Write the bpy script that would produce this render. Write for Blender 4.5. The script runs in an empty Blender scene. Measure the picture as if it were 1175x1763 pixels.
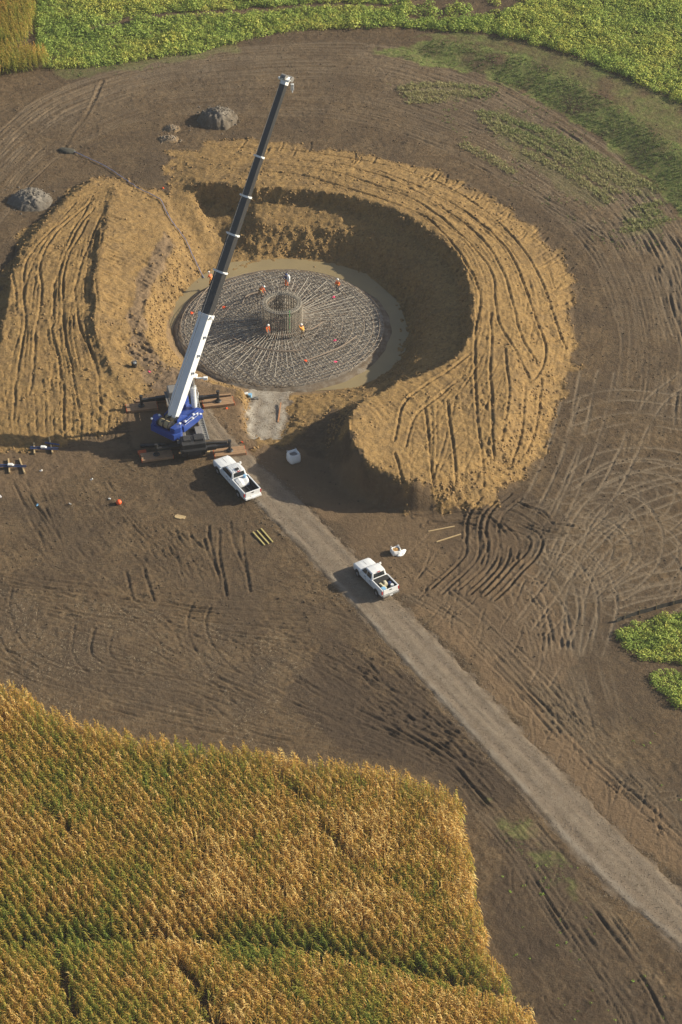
import bpy, bmesh, math, random
import numpy as np
from mathutils import Vector, Matrix
R = math.radians
random.seed(7); rng = np.random.default_rng(7)
scene = bpy.context.scene
COL = scene.collection

# ------------------------------------------------------------------ camera
PW, PH, F = 1175.0, 1763.0, 4650.0
PITCH = R(38.4); CAMH = 172.0
def ray(u, v):
    x = u - PW/2; y = PH/2 - v
    return np.array([x, F*math.cos(PITCH) + y*math.sin(PITCH), -F*math.sin(PITCH) + y*math.cos(PITCH)])
_d = ray(486.5, 562); _t = (CAMH + 2.0)/-_d[2]
CAM = np.array([-_d[0]*_t, -_d[1]*_t, CAMH])        # the centre of the foundation is the origin
def P(u, v, z=0.0):
    d = ray(u, v); t = (z - CAMH)/d[2]
    return Vector((CAM[0] + d[0]*t, CAM[1] + d[1]*t, z))
cam_d = bpy.data.cameras.new('camera'); cam = bpy.data.objects.new('camera', cam_d); COL.objects.link(cam)
cam.location = CAM; cam.rotation_euler = (math.pi/2 - PITCH, 0, 0)
cam_d.sensor_fit = 'VERTICAL'; cam_d.sensor_height = 36.0; cam_d.sensor_width = 24.0
cam_d.lens = F/PH*36.0; cam_d.clip_start = 1.0; cam_d.clip_end = 6000.0
scene.camera = cam

# ------------------------------------------------------------------ light
HAZE = 0.00013
SUN_EL, SUN_AZ = R(24.5), R(10.0)       # azimuth measured from +x towards +y (away from the camera)
sd = Vector((math.cos(SUN_EL)*math.cos(SUN_AZ), math.cos(SUN_EL)*math.sin(SUN_AZ), math.sin(SUN_EL)))
w = bpy.data.worlds.new('World'); scene.world = w; w.use_nodes = True
nt = w.node_tree; nt.nodes.clear()
sky = nt.nodes.new('ShaderNodeTexSky'); sky.sky_type = 'NISHITA'; sky.sun_disc = False
sky.sun_elevation = SUN_EL; sky.sun_rotation = math.pi/2 - SUN_AZ
sky.dust_density = 2.0
bg = nt.nodes.new('ShaderNodeBackground'); bg.inputs[1].default_value = 0.07
wo = nt.nodes.new('ShaderNodeOutputWorld')
nt.links.new(sky.outputs[0], bg.inputs[0]); nt.links.new(bg.outputs[0], wo.inputs[0])
sl = bpy.data.lights.new('sun', 'SUN'); sl.energy = 5.0; sl.angle = R(0.5); sl.color = (1.0, 0.91, 0.72)
so = bpy.data.objects.new('sun', sl); COL.objects.link(so); so.rotation_euler = sd.to_track_quat('Z', 'Y').to_euler()
so.location = (60, 10, 60)
scene.view_settings.view_transform = 'Standard'; scene.view_settings.look = 'None'
scene.view_settings.exposure = 0.6; scene.view_settings.gamma = 1.0

# ------------------------------------------------------------------ helpers
def tag(o, label=None, cat=None, group=None, kind=None):
    if label: o['label'] = label
    if cat: o['category'] = cat
    if group: o['group'] = group
    if kind: o['kind'] = kind
    return o
def empty(name, loc=(0, 0, 0), rz=0.0, label=None, cat=None, group=None):
    o = bpy.data.objects.new(name, None); COL.objects.link(o); o.empty_display_size = 0.5
    o.location = loc; o.rotation_euler = (0, 0, rz)
    return tag(o, label, cat, group)
def copy_tree(o, parent=None):
    c = o.copy(); COL.objects.link(c)
    if parent is not None: c.parent = parent
    for ch in list(o.children): copy_tree(ch, c)
    return c
class MB:
    def __init__(s): s.v = []; s.f = []
    def add(s, vs, fs, M=None):
        b = len(s.v)
        for p in vs:
            p = Vector(p)
            s.v.append(tuple(M @ p) if M else tuple(p))
        s.f += [tuple(b + i for i in f) for f in fs]
        return s
    def box(s, c, d, M=None, taper=1.0):
        x, y, z = (k/2 for k in d); t = taper
        vs = [(-x, -y, -z), (x, -y, -z), (x, y, -z), (-x, y, -z), (-x*t, -y*t, z), (x*t, -y*t, z), (x*t, y*t, z), (-x*t, y*t, z)]
        vs = [Vector(p) + Vector(c) for p in vs]
        return s.add(vs, [(3, 2, 1, 0), (4, 5, 6, 7), (0, 1, 5, 4), (1, 2, 6, 5), (2, 3, 7, 6), (3, 0, 4, 7)], M)
    def loft(s, rings, cap=True, M=None):
        n = len(rings[0]); vs = [p for r in rings for p in r]; fs = []
        for k in range(len(rings) - 1):
            for i in range(n):
                j = (i + 1) % n
                fs.append((k*n + i, k*n + j, (k + 1)*n + j, (k + 1)*n + i))
        if cap: fs += [tuple(range(n - 1, -1, -1)), tuple((len(rings) - 1)*n + i for i in range(n))]
        return s.add(vs, fs, M)
    def cyl(s, a, b, r, r2=None, n=10, M=None, cap=True):
        a = Vector(a); b = Vector(b); r2 = r if r2 is None else r2
        q = (b - a).to_track_quat('Z', 'Y')
        rs = []
        for c, rr in ((a, r), (b, r2)):
            rs.append([c + q @ Vector((rr*math.cos(2*math.pi*i/n), rr*math.sin(2*math.pi*i/n), 0)) for i in range(n)])
        return s.loft(rs, cap, M)
    def bar(s, a, b, wx, wz, up=(0, 0, 1), w2=None, M=None):
        a = Vector(a); b = Vector(b); d = (b - a).normalized(); sx = d.cross(Vector(up)).normalized(); sz = sx.cross(d)
        w2 = w2 or (wx, wz); rs = []
        for c, (p, q) in ((a, (wx, wz)), (b, w2)):
            rs.append([c + sx*(i*p/2) + sz*(j*q/2) for i, j in ((-1, -1), (-1, 1), (1, 1), (1, -1))])
        return s.loft(rs, True, M)
    def tube(s, pts, r, n=7, M=None):
        pts = [Vector(p) for p in pts]; rs = []
        rr = r if hasattr(r, '__len__') else [r]*len(pts)
        for i, p in enumerate(pts):
            t = (pts[min(i + 1, len(pts) - 1)] - pts[max(i - 1, 0)]).normalized()
            a = t.cross(Vector((0, 0, 1)))
            if a.length < 1e-3: a = Vector((1, 0, 0))
            a.normalize(); b = a.cross(t)
            rs.append([p + (a*math.cos(2*math.pi*k/n) + b*math.sin(2*math.pi*k/n))*rr[i] for k in range(n)])
        return s.loft(rs, True, M)
    def build(s, name, mat, parent=None, bevel=0, smooth=False, sub=0):
        me = bpy.data.meshes.new(name); me.from_pydata(s.v, [], s.f); me.validate()
        bm = bmesh.new(); bm.from_mesh(me); bmesh.ops.recalc_face_normals(bm, faces=bm.faces); bm.to_mesh(me); bm.free()
        me.materials.append(mat)
        if smooth: me.polygons.foreach_set('use_smooth', [True]*len(me.polygons))
        o = bpy.data.objects.new(name, me); COL.objects.link(o)
        if parent is not None: o.parent = parent
        if sub:
            m = o.modifiers.new('sub', 'SUBSURF'); m.levels = m.render_levels = sub
        if bevel:
            m = o.modifiers.new('bevel', 'BEVEL'); m.width = bevel; m.segments = 2; m.limit_method = 'ANGLE'
        return o
def np_mesh(name, V, Fq, mat, attrs=None, parent=None, smooth=True, smooth_arr=None):
    me = bpy.data.meshes.new(name); n = len(V); m = len(Fq); k = Fq.shape[1]
    me.vertices.add(n); me.vertices.foreach_set('co', np.ascontiguousarray(V, dtype=np.float32).ravel())
    me.loops.add(m*k); me.loops.foreach_set('vertex_index', np.ascontiguousarray(Fq, dtype=np.int32).ravel())
    me.polygons.add(m); me.polygons.foreach_set('loop_start', np.arange(0, m*k, k, dtype=np.int32))
    me.polygons.foreach_set('loop_total', np.full(m, k, dtype=np.int32))
    me.update(calc_edges=True)
    if smooth: me.polygons.foreach_set('use_smooth', np.ones(m, dtype=bool))
    for an, av in (attrs or {}).items():
        a = me.attributes.new(an, 'FLOAT', 'POINT'); a.data.foreach_set('value', np.ascontiguousarray(av, dtype=np.float32).ravel())
    if mat: me.materials.append(mat)
    o = bpy.data.objects.new(name, me); COL.objects.link(o)
    if parent is not None: o.parent = parent
    return o

# ------------------------------------------------------------------ materials
class NT:
    def __init__(s, name, rough=0.9, spec=0.2, metal=0.0):
        s.m = bpy.data.materials.new(name); s.m.use_nodes = True; s.t = s.m.node_tree
        s.p = s.t.nodes['Principled BSDF']; s.p.inputs['Roughness'].default_value = rough
        s.p.inputs['Specular IOR Level'].default_value = spec; s.p.inputs['Metallic'].default_value = metal
        s.g = None
    def n(s, t, **kw):
        x = s.t.nodes.new(t)
        for k, v in kw.items(): setattr(x, k, v)
        return x
    def l(s, a, b): s.t.links.new(a, b)
    def pos(s):
        if s.g is None: s.g = s.n('ShaderNodeNewGeometry')
        return s.g.outputs['Position']
    def noise(s, scale, detail=4, rough=0.6, vec=None, stretch=None, rot=0, dist=0.0):
        x = s.n('ShaderNodeTexNoise'); x.inputs['Scale'].default_value = scale; x.inputs['Detail'].default_value = detail
        x.inputs['Roughness'].default_value = rough; x.inputs['Distortion'].default_value = dist
        vec = vec or s.pos()
        if stretch:
            mp = s.n('ShaderNodeMapping'); mp.inputs['Scale'].default_value = stretch; mp.inputs['Rotation'].default_value = (0, 0, rot)
            s.l(vec, mp.inputs[0]); vec = mp.outputs[0]
        s.l(vec, x.inputs['Vector']); return x.outputs['Fac']
    def ramp(s, fac, stops):
        r = s.n('ShaderNodeValToRGB'); e = r.color_ramp.elements
        while len(e) < len(stops): e.new(0.5)
        for el, (p, c) in zip(e, stops): el.position = p; el.color = (*c, 1) if len(c) == 3 else c
        s.l(fac, r.inputs[0]); return r.outputs[0]
    def mix(s, fac, a, b, mode='MIX'):
        x = s.n('ShaderNodeMix', data_type='RGBA', blend_type=mode)
        for i, v in ((0, fac), (6, a), (7, b)):
            if isinstance(v, (int, float)): x.inputs[i].default_value = v
            elif isinstance(v, tuple): x.inputs[i].default_value = (*v, 1)
            else: s.l(v, x.inputs[i])
        return x.outputs[2]
    def math(s, op, a, b=0.0, clamp=False):
        x = s.n('ShaderNodeMath', operation=op, use_clamp=clamp)
        for i, v in ((0, a), (1, b)):
            if isinstance(v, (int, float)): x.inputs[i].default_value = v
            else: s.l(v, x.inputs[i])
        return x.outputs[0]
    def attr(s, name):
        a = s.n('ShaderNodeAttribute'); a.attribute_name = name; return a.outputs['Fac']
    def col(s, c):
        if isinstance(c, tuple): s.p.inputs['Base Color'].default_value = (*c, 1)
        else: s.l(c, s.p.inputs['Base Color'])
        return s
    def bump(s, h, strength=0.5, dist=0.05):
        b = s.n('ShaderNodeBump'); b.inputs['Strength'].default_value = strength; b.inputs['Distance'].default_value = dist
        s.l(h, b.inputs['Height']); s.l(b.outputs[0], s.p.inputs['Normal']); return s
def paint(name, c, rough=0.4, dirt=0.25, dc=(0.16, 0.12, 0.08), metal=0.0, spec=0.5, scale=3.0):
    m = NT(name, rough, spec, metal)
    f = m.noise(scale, 6, 0.7); f = m.ramp(f, [(0.45, (0, 0, 0)), (0.75, (dirt, dirt, dirt))])
    m.col(m.mix(f, c, dc)); return m.m

# ------------------------------------------------------------------ noise (numpy)
def vnoise(x, y, seed):
    r = np.random.default_rng(seed); T = r.random((256, 256)).astype(np.float32)
    xi = np.floor(x).astype(np.int64); yi = np.floor(y).astype(np.int64); fx = (x - xi).astype(np.float32); fy = (y - yi).astype(np.float32)
    fx = fx*fx*(3 - 2*fx); fy = fy*fy*(3 - 2*fy); a = xi & 255; b = yi & 255; a1 = (a + 1) & 255; b1 = (b + 1) & 255
    return (T[a, b]*(1 - fx) + T[a1, b]*fx)*(1 - fy) + (T[a, b1]*(1 - fx) + T[a1, b1]*fx)*fy
def fbm(x, y, scale, seed, octv=3, gain=0.5, billow=False):
    s = 0; a = 1.0; tot = 0; c, d = math.cos(0.6), math.sin(0.6)
    for k in range(octv):
        n = vnoise(x/scale + 17.3*k, y/scale - 9.1*k, seed + k)*2 - 1
        s = s + a*(np.abs(n)*2 - 0.8 if billow else n); tot += a; a *= gain; scale *= 0.5
        x, y = x*c - y*d, x*d + y*c
    return s/tot

# ------------------------------------------------------------------ terrain skeleton: contour lines (photo column, row, height)
X0, X1, Y0, Y1 = -52.0, 64.0, -112.0, 92.0
PITZ = -2.5
C = []
def con(*p): C.append([P(*q) for q in p])
pitfloor = [(293, 560), (300, 528), (318, 503), (350, 475), (400, 453), (480, 446), (560, 450), (630, 472), (685, 520), (703, 572), (694, 612), (660, 645), (610, 668), (520, 674), (440, 668), (366, 650), (318, 616), (293, 560)]
con(*[(u, v, PITZ) for u, v in pitfloor])
# rim of the pit, clockwise from the far left notch
con((326, 306, .9), (345, 312, 1.2), (385, 316, 1.6), (440, 322, 1.9), (540, 327, 2.2), (640, 347, 2.4), (720, 382, 2.6), (780, 428, 2.7), (806, 480, 2.8),
    (813, 540, 3.0), (803, 590, 3.0), (765, 622, 2.8), (700, 652, 3.0), (640, 680, 3.4), (612, 700, 4.5), (604, 745, 4.7), (618, 785, 4.4), (652, 812, 3.8), (715, 828, 3.2), (800, 800, 2.5), (860, 740, 2.5), (880, 650, 2.3), (885, 560, 2.2), (872, 480, 2.1), (820, 410, 2.0), (740, 352, 1.9), (640, 308, 1.6), (520, 288, 1.3), (400, 275, .9))
rim = [(440, 322, 1.9), (540, 327, 2.2), (640, 347, 2.4), (720, 382, 2.6), (780, 428, 2.7), (806, 480, 2.8), (813, 540, 3.0), (803, 590, 3.0), (765, 622, 2.8), (700, 652, 3.0), (640, 680, 3.4)]
for off, dz in ((.55, .9), (1.1, 1.55)):
    q_ = [P(*r_) for r_ in rim]; C.append([Vector((p.x*(1 - off/p.xy.length), p.y*(1 - off/p.xy.length), p.z - dz)) for p in q_])
# ledge halfway down the far and right wall
con((440, 372, .3), (520, 376, .3), (600, 384, .4), (670, 410, .5), (725, 455, .5), (750, 520, .5), (748, 580, .4), (715, 625, .3))
con((436, 386, -.1), (520, 390, -.1), (600, 398, 0), (662, 424, .0), (712, 465, 0), (735, 520, 0), (732, 580, 0))
# recess of the far left corner and the slope west of it
con((350, 338, -.3), (372, 350, -.7), (400, 362, -.9), (425, 372, -.5))
con((352, 352, -1.0), (368, 390, -1.6), (392, 425, -2.2), (410, 444, -2.5))
con((290, 338, .2), (318, 380, -.7), (350, 425, -1.7), (378, 452, -2.4))
con((300, 322, .5), (326, 335, .2), (340, 370, -.5), (362, 410, -1.4))
# outer toe of the right ring
con((300, 262, 0), (360, 246, 0), (430, 240, 0), (520, 252, 0), (600, 262, 0), (700, 282, 0), (770, 307, 0), (850, 345, 0), (920, 395, 0), (968, 450, 0), (988, 520, 0), (992, 600, 0),
    (962, 690, 0), (945, 750, 0), (905, 820, 0), (850, 866, 0), (780, 884, 0), (700, 880, 0), (640, 862, 0), (598, 846, 0), (575, 815, 0), (562, 785, 0), (558, 750, 0), (570, 722, -.3), (600, 697, -.6), (660, 672, -1.2))
con((300, 262, 0), (296, 300, .3))
# left bench around the pit
con((285, 398, .2), (240, 470, .2), (222, 540, .2), (225, 600, .2), (246, 640, .1), (262, 668, 0))
con((300, 425, 0), (262, 488, -.05), (248, 540, -.05), (258, 590, 0), (288, 630, 0), (330, 652, 0), (400, 668, 0), (416, 672, 0))
# left clay plateau
con((200, 322, .9), (186, 360, 1.2), (170, 430, 1.45), (163, 500, 1.5), (168, 580, 1.4), (190, 630, 1.0), (222, 680, .4))
con((195, 322, .7), (180, 362, .85), (163, 430, .95), (155, 500, 1.0), (160, 580, .95), (182, 634, .7), (214, 690, .3))
con((156, 312, .8), (106, 352, .95), (55, 414, 1.05), (22, 480, 1.1), (12, 540, 1.1), (-5, 600, 1.0), (-40, 640, 1.0))
con((150, 303, 0), (100, 345, 0), (40, 405, 0), (4, 480, 0), (-8, 540, 0), (-30, 600, 0), (-80, 650, 0))
con((150, 303, 0), (210, 308, .2), (250, 330, .5), (285, 345, .4))
con((-80, 700, .8), (60, 700, .7), (150, 700, .5), (200, 710, .2))
con((-120, 775, 0), (-40, 775, 0), (60, 774, 0), (150, 766, 0), (230, 752, 0), (240, 700, 0), (300, 690, 0), (400, 690, 0), (416, 700, 0))
# gravel ramp down into the pit
con((418, 672, 0), (416, 700, 0), (420, 745, 0), (440, 768, 0), (490, 768, 0), (508, 755, 0), (530, 738, -.1), (545, 735, -.1))
con((430, 672, -2.2), (427, 700, -1.7), (427, 744, -.75), (450, 750, -.7), (490, 748, -.75))
con((498, 676, -2.2), (500, 700, -1.7), (490, 748, -.75))
con((525, 684, -1.5), (522, 705, -1.1), (508, 730, -.5))
# raised field edge and bank beyond the site, top right
con((730, 98, 0), (830, 127, 0), (930, 172, 0), (1030, 232, 0), (1100, 292, 0), (1180, 375, 0), (1260, 470, 0))
con((740, 72, .6), (880, 100, .9), (980, 140, 1.1), (1080, 200, 1.2), (1180, 275, 1.2), (1290, 370, 1.2))
con((740, 50, .5), (900, 70, 1.1), (1080, 130, 1.5), (1200, 200, 1.5), (1300, 270, 1.5))
con((850, -40, 1.0), (1050, -30, 1.3), (1300, 0, 1.4))
# flat dirt around the heaps, crane and road
con((420, 790, 0), (520, 900, 0), (700, 1050, 0)); con((0, 340, 0), (100, 260, 0), (230, 200, 0), (400, 180, 0), (600, 200, 0), (850, 280, 0), (1060, 450, 0), (1100, 700, 0))
# shallow waterway crossing the maize
con((-40, 1650, -.6), (120, 1640, -.5), (330, 1640, -.5), (560, 1665, -.6), (760, 1705, -.6), (930, 1750, -.4))
con((-40, 1560, 0), (200, 1550, 0), (500, 1560, 0), (760, 1600, 0)); con((-40, 1740, 0), (300, 1735, 0), (600, 1780, 0), (760, 1800, 0))

def resample(pts, step, closed=False):
    pts = [Vector(p) for p in pts]; out = []
    for a, b in zip(pts[:-1], pts[1:]):
        n = max(1, int((b - a).length/step))
        out += [a.lerp(b, i/n) for i in range(n)]
    return out + [pts[-1]]
def catmull(pts, step=0.8):
    pts = [Vector(p) for p in pts]; q = [pts[0]*2 - pts[1]] + pts + [pts[-1]*2 - pts[-2]]; out = []
    for i in range(1, len(q) - 2):
        n = max(2, int((q[i + 1] - q[i]).length/step))
        for k in range(n):
            t = k/n; a, b, c, d = q[i - 1], q[i], q[i + 1], q[i + 2]
            out.append(0.5*((2*b) + (c - a)*t + (2*a - 5*b + 4*c - d)*t*t + (3*b - a - 3*c + d)*t**3))
    return out + [pts[-1]]
def bil(Z, x, y, gx0, gy0, h):
    fx = np.clip((x - gx0)/h, 0, Z.shape[1] - 1.001); fy = np.clip((y - gy0)/h, 0, Z.shape[0] - 1.001)
    i = fx.astype(int); j = fy.astype(int); a = fx - i; b = fy - j
    return (Z[j, i]*(1 - a) + Z[j, i + 1]*a)*(1 - b) + (Z[j + 1, i]*(1 - a) + Z[j + 1, i + 1]*a)*b
prev = None
for h in (4.0, 2.0, 1.0, 0.5):
    nx = int(round((X1 - X0)/h)) + 1; ny = int(round((Y1 - Y0)/h)) + 1
    S = np.zeros((ny, nx)); N = np.zeros((ny, nx))
    for pl in C:
        for p in resample(catmull(pl, 1.0), 0.2):
            i = int(round((p.x - X0)/h)); j = int(round((p.y - Y0)/h))
            if 0 <= i < nx and 0 <= j < ny: S[j, i] += p.z; N[j, i] += 1
    fix = N > 0; val = np.where(fix, S/np.maximum(N, 1), 0)
    gx, gy = np.meshgrid(X0 + h*np.arange(nx), Y0 + h*np.arange(ny))
    Z = np.zeros((ny, nx)) if prev is None else bil(prev[0], gx, gy, X0, Y0, prev[1])
    Z[fix] = val[fix]
    for it in range(260):
        A = Z.copy()
        A[1:-1, 1:-1] = 0.25*(Z[:-2, 1:-1] + Z[2:, 1:-1] + Z[1:-1, :-2] + Z[1:-1, 2:])
        A[fix] = val[fix]; A[:, 0] = A[:, 1]; A[:, -1] = A[:, -2]; A[0, :] = 0; A[-1, :] = A[-2, :]
        Z = A
    prev = (Z, h)
ZB = Z.copy()
ZB[1:-1, 1:-1] = (4*Z[1:-1, 1:-1] + Z[:-2, 1:-1] + Z[2:, 1:-1] + Z[1:-1, :-2] + Z[1:-1, 2:])/8
def base_z(x, y): return bil(ZB, np.asarray(x, dtype=float), np.asarray(y, dtype=float), X0, Y0, 0.5)
_zs = np.arange(5.0, -4.0, -0.05)
def G(u, v, dz=0.0):
    """the point of the ground seen at a photo pixel"""
    d = ray(u, v); t = (_zs - CAMH)/d[2]; x = CAM[0] + d[0]*t; y = CAM[1] + d[1]*t
    z = base_z(x, y); k = np.argmax(z >= _zs)
    return Vector((x[k], y[k], z[k] + dz))

# ------------------------------------------------------------------ fine grid
gx = np.arange(X0, X1 + 1e-6, 0.14)
gy = []; y = Y0
while y < Y1: gy.append(y); y += 0.125 + 0.055*(y - Y0)/(Y1 - Y0)
gy = np.array(gy)
NX, NY = len(gx), len(gy)
X, Y = np.meshgrid(gx, gy)
Zf = base_z(X, Y).astype(np.float32)
def pip(poly, x, y):
    ins = np.zeros(x.shape, bool); n = len(poly)
    for i in range(n):
        a = poly[i]; b = poly[(i + 1) % n]
        if abs(b[1] - a[1]) < 1e-9: continue
        c = ((a[1] > y) != (b[1] > y)) & (x < (b[0] - a[0])*(y - a[1])/(b[1] - a[1]) + a[0])
        ins ^= c
    return ins
def gp(pts): return [G(*p).to_2d() for p in pts]
J1 = fbm(X, Y, 2.2, 11, 4); J2 = fbm(X, Y, 2.2, 31, 4)
def mask(pts, jag=0.6, poly=None):
    m = pip(poly or gp(pts), X + J1*jag, Y + J2*jag).astype(np.float32)
    for _ in range(2):
        m[1:-1, 1:-1] = (m[1:-1, 1:-1]*2 + m[:-2, 1:-1] + m[2:, 1:-1] + m[1:-1, :-2] + m[1:-1, 2:])/6
    return m
clayR = mask([(290, 335), (292, 262), (360, 244), (430, 238), (520, 250), (600, 261), (700, 280), (770, 305), (850, 343), (920, 395), (968, 450), (986, 520), (990, 600),
              (962, 690), (945, 750), (905, 820), (850, 866), (780, 878), (720, 870), (668, 855), (632, 815), (606, 775), (600, 735), (604, 705), (570, 700), (530, 735), (505, 752), (440, 766), (418, 745), (414, 672), (400, 668), (330, 655), (288, 632), (230, 600), (225, 500), (285, 400)], 1.9)
clayL = mask([(150, 303), (200, 306), (290, 335), (292, 400), (240, 480), (228, 600), (290, 640), (245, 668), (235, 700), (190, 742), (60, 772), (-160, 780), (-160, 620), (-30, 600), (-8, 540), (4, 480), (40, 405), (100, 345)], 1.9)
bench = mask([(285, 398), (240, 470), (222, 540), (225, 600), (262, 668), (400, 668), (330, 652), (288, 630), (258, 590), (248, 540), (262, 488), (302, 425)], 0.7)
clay = np.clip(np.maximum(clayR, clayL), 0, 1)
inpit = mask([(326, 300), (385, 312), (440, 318), (540, 322), (640, 343), (720, 378), (785, 425), (812, 480), (818, 540), (806, 590), (765, 622), (700, 652), (640, 680), (612, 700), (607, 745), (545, 765), (505, 755), (430, 768), (416, 672), (330, 655), (288, 630), (258, 590), (248, 540), (262, 488), (302, 425), (300, 340)], 0.5)
rr = np.hypot(X, Y)
floor = (rr < 13.2).astype(np.float32)
# natural roughness
slope = np.hypot(*np.gradient(Zf, 0.15)).astype(np.float32)
big = fbm(X, Y, 9.0, 3, 3)
rough = fbm(X, Y, 0.9, 5, 3, 0.6); fine = fbm(X, Y, 0.42, 8, 2, 0.6); bil1 = fbm(X, Y, 1.1, 15, 3, 0.6, True)
ragged = np.clip(fbm(X, Y, 5.0, 21, 3)*1.6 + 0.5, 0, 1)
offpit = np.clip((rr - 12.6)/1.2, 0, 1)
Zf += (0.05*big + (0.024 + 0.03*ragged)*rough + 0.020*fine)*(1 - 0.8*clay)
toe_ = np.clip(1 - np.abs(clay - .5)*2.2, 0, 1)*offpit
Zf += clay*offpit*((0.03 + 0.08*ragged)*bil1 + 0.06*rough + 0.05*fine) + .16*toe_*rough + .10*toe_*fine
Zf += bench*offpit*(.10*bil1 + .06*fine)
Zf += np.maximum(clay, (rr < 27))*offpit*np.clip(slope - 0.18, 0, 0.8)*(0.55*fbm(X, Y, 2.6, 41, 4, 0.6, True) + 0.22*fine + 0.25*rough)
# dragged texture: streaks that follow the ring round the pit, and the road
th = np.arctan2(Y, X); u_ = rr*1.0
ringt = fbm(rr*6.0, th*14.0, 3.2, 131, 4, .65); ringt2 = fbm(rr*2.2, th*9.0, 3.0, 137, 3, .6)
rx = (P(1100, 1500) - P(500, 900)).to_2d().normalized(); al = X*rx.x + Y*rx.y; ac = -X*rx.y + Y*rx.x
roadt = fbm(ac*2.6, al*.45, 1.0, 141, 4, .65)
wr = np.clip((Y + 24)/14, 0, 1)
Zf += offpit*(wr*(.030*ringt + .030*ringt2) + (1 - wr)*.045*roadt)*(1 + 1.7*clay)*(.5 + ragged)
patchy = np.clip(fbm(X, Y, 6.0, 151, 3)*2.2 + .1, 0, 1); Zf += (1 - clay)*patchy*(.05*fbm(X, Y, .7, 153, 3, .7) + .03*fine)
rut_n = fbm(X, Y, 3.5, 161, 3)
# lumpy lip where the spoil was tipped
# ------------------------------------------------------------------ wheel and track ruts
DF = np.full((NY, NX), 9.0, dtype=np.float32)
pale = np.zeros((NY, NX), np.float32)
dark = np.zeros((NY, NX), np.float32)
def stamp(path, wd=0.2, depth=0.05, pl=0.0, dk=0.0, ridge=0.6, noise_k=0.25, rk=1.1):
    """press one rut along a ground path"""
    r = 2.6*wd + 0.1; j0, j1, i0, i1 = NY, 0, NX, 0
    for a, b in zip(path[:-1], path[1:]):
        ia = np.searchsorted(gx, min(a[0], b[0]) - r); ib = np.searchsorted(gx, max(a[0], b[0]) + r)
        ja = np.searchsorted(gy, min(a[1], b[1]) - r); jb = np.searchsorted(gy, max(a[1], b[1]) + r)
        if ia >= ib or ja >= jb: continue
        xs = gx[ia:ib][None, :]; ys = gy[ja:jb][:, None]
        dx, dy = b[0] - a[0], b[1] - a[1]; L2 = dx*dx + dy*dy + 1e-9
        t = np.clip(((xs - a[0])*dx + (ys - a[1])*dy)/L2, 0, 1)
        d = np.hypot(xs - a[0] - t*dx, ys - a[1] - t*dy)
        DF[ja:jb, ia:ib] = np.minimum(DF[ja:jb, ia:ib], d)
        j0, j1, i0, i1 = min(j0, ja), max(j1, jb), min(i0, ia), max(i1, ib)
    if j1 <= j0 or i1 <= i0: return
    W = (slice(j0, j1), slice(i0, i1)); d = DF[W]; k = d < r
    if k.any():
        dd = d[k]; mod = np.clip(.9 + rk*rut_n[W][k] + noise_k*rough[W][k]*1.5, 0, 2.2)
        g = np.exp(-(dd/wd)**2); e = np.exp(-((dd - 1.7*wd)/(0.6*wd))**2)
        z = Zf[W]; z[k] += (-depth*g + ridge*depth*e)*mod
        if pl: p = pale[W]; p[k] = np.maximum(p[k], pl*np.exp(-(dd/(1.3*wd))**2)*np.clip(mod, 0, 1))
        if dk: p = dark[W]; p[k] = np.maximum(p[k], dk*np.exp(-(dd/(1.5*wd))**2)*np.clip(mod, 0, 1))
    DF[W] = 9.0
def wig(path, amp=0.15, sc=4.0, seed=0):
    o = []
    for p in path:
        a = fbm(np.array([p.x]), np.array([p.y]), sc, 100 + seed, 2); b = fbm(np.array([p.x]), np.array([p.y]), sc, 300 + seed, 2)
        o.append(Vector((p.x + amp*float(a[0]), p.y + amp*float(b[0]))))
    return o
def offset(path, d):
    o = []
    for i, p in enumerate(path):
        t = (path[min(i + 1, len(path) - 1)] - path[max(i - 1, 0)]); t.normalize()
        o.append(Vector((p.x - t.y*d, p.y + t.x*d)))
    return o
def gpath(pts, step=0.7): return catmull([G(*p).to_2d() for p in pts], step)
_k = [0]
def rut(pts, wd=0.2, depth=0.05, pair=1.8, pl=0.0, dk=0.0, amp=0.2, **kw):
    _k[0] += 1; c = wig(gpath(pts), amp, 5.0, _k[0] % 40)
    for s in ((-0.5, 0.5) if pair else (0,)): stamp(offset(c, s*(pair or 0)), wd, depth, pl, dk, **kw)
def family(A, B, ts, wd=0.2, depth=0.06, pair=0, pl=0.0, dk=0.0, drift=0.12, cut=0.5, **kw):
    """ruts that run between two guide lines"""
    A = [G(*p).to_2d() for p in A]; B = [G(*p).to_2d() for p in B]; n = len(A)
    for t in ts:
        t1 = t + random.uniform(-drift, drift); s = int(random.uniform(0, cut)*n*0.6); e = n - int(random.uniform(0, cut)*n*0.6)
        if e - s < 3: s, e = 0, n
        pts = [A[i].lerp(B[i], t + (t1 - t)*i/(n - 1)) for i in range(s, e)]
        _k[0] += 1; c = wig(catmull(pts, 0.7), 0.35, 6.0, _k[0] % 40)
        for q in ((-0.5, 0.5) if pair else (0,)): stamp(offset(c, q*(pair or 0)), wd*random.uniform(.8, 1.2), depth*random.uniform(.6, 1.3), pl, dk, **kw)
inner = [(400, 298), (540, 320), (640, 340), (720, 375), (784, 420), (816, 478), (824, 540), (815, 600), (790, 650), (750, 700), (720, 750), (700, 800)]
outer = [(420, 245), (560, 258), (700, 285), (780, 315), (860, 355), (925, 405), (972, 470), (982, 560), (972, 650), (942, 740), (900, 805), (840, 850)]
K3 = dict(wd=.14, depth=.20, pair=0, amp=.25, ridge=.5, noise_k=.12, rk=.4)
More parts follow.
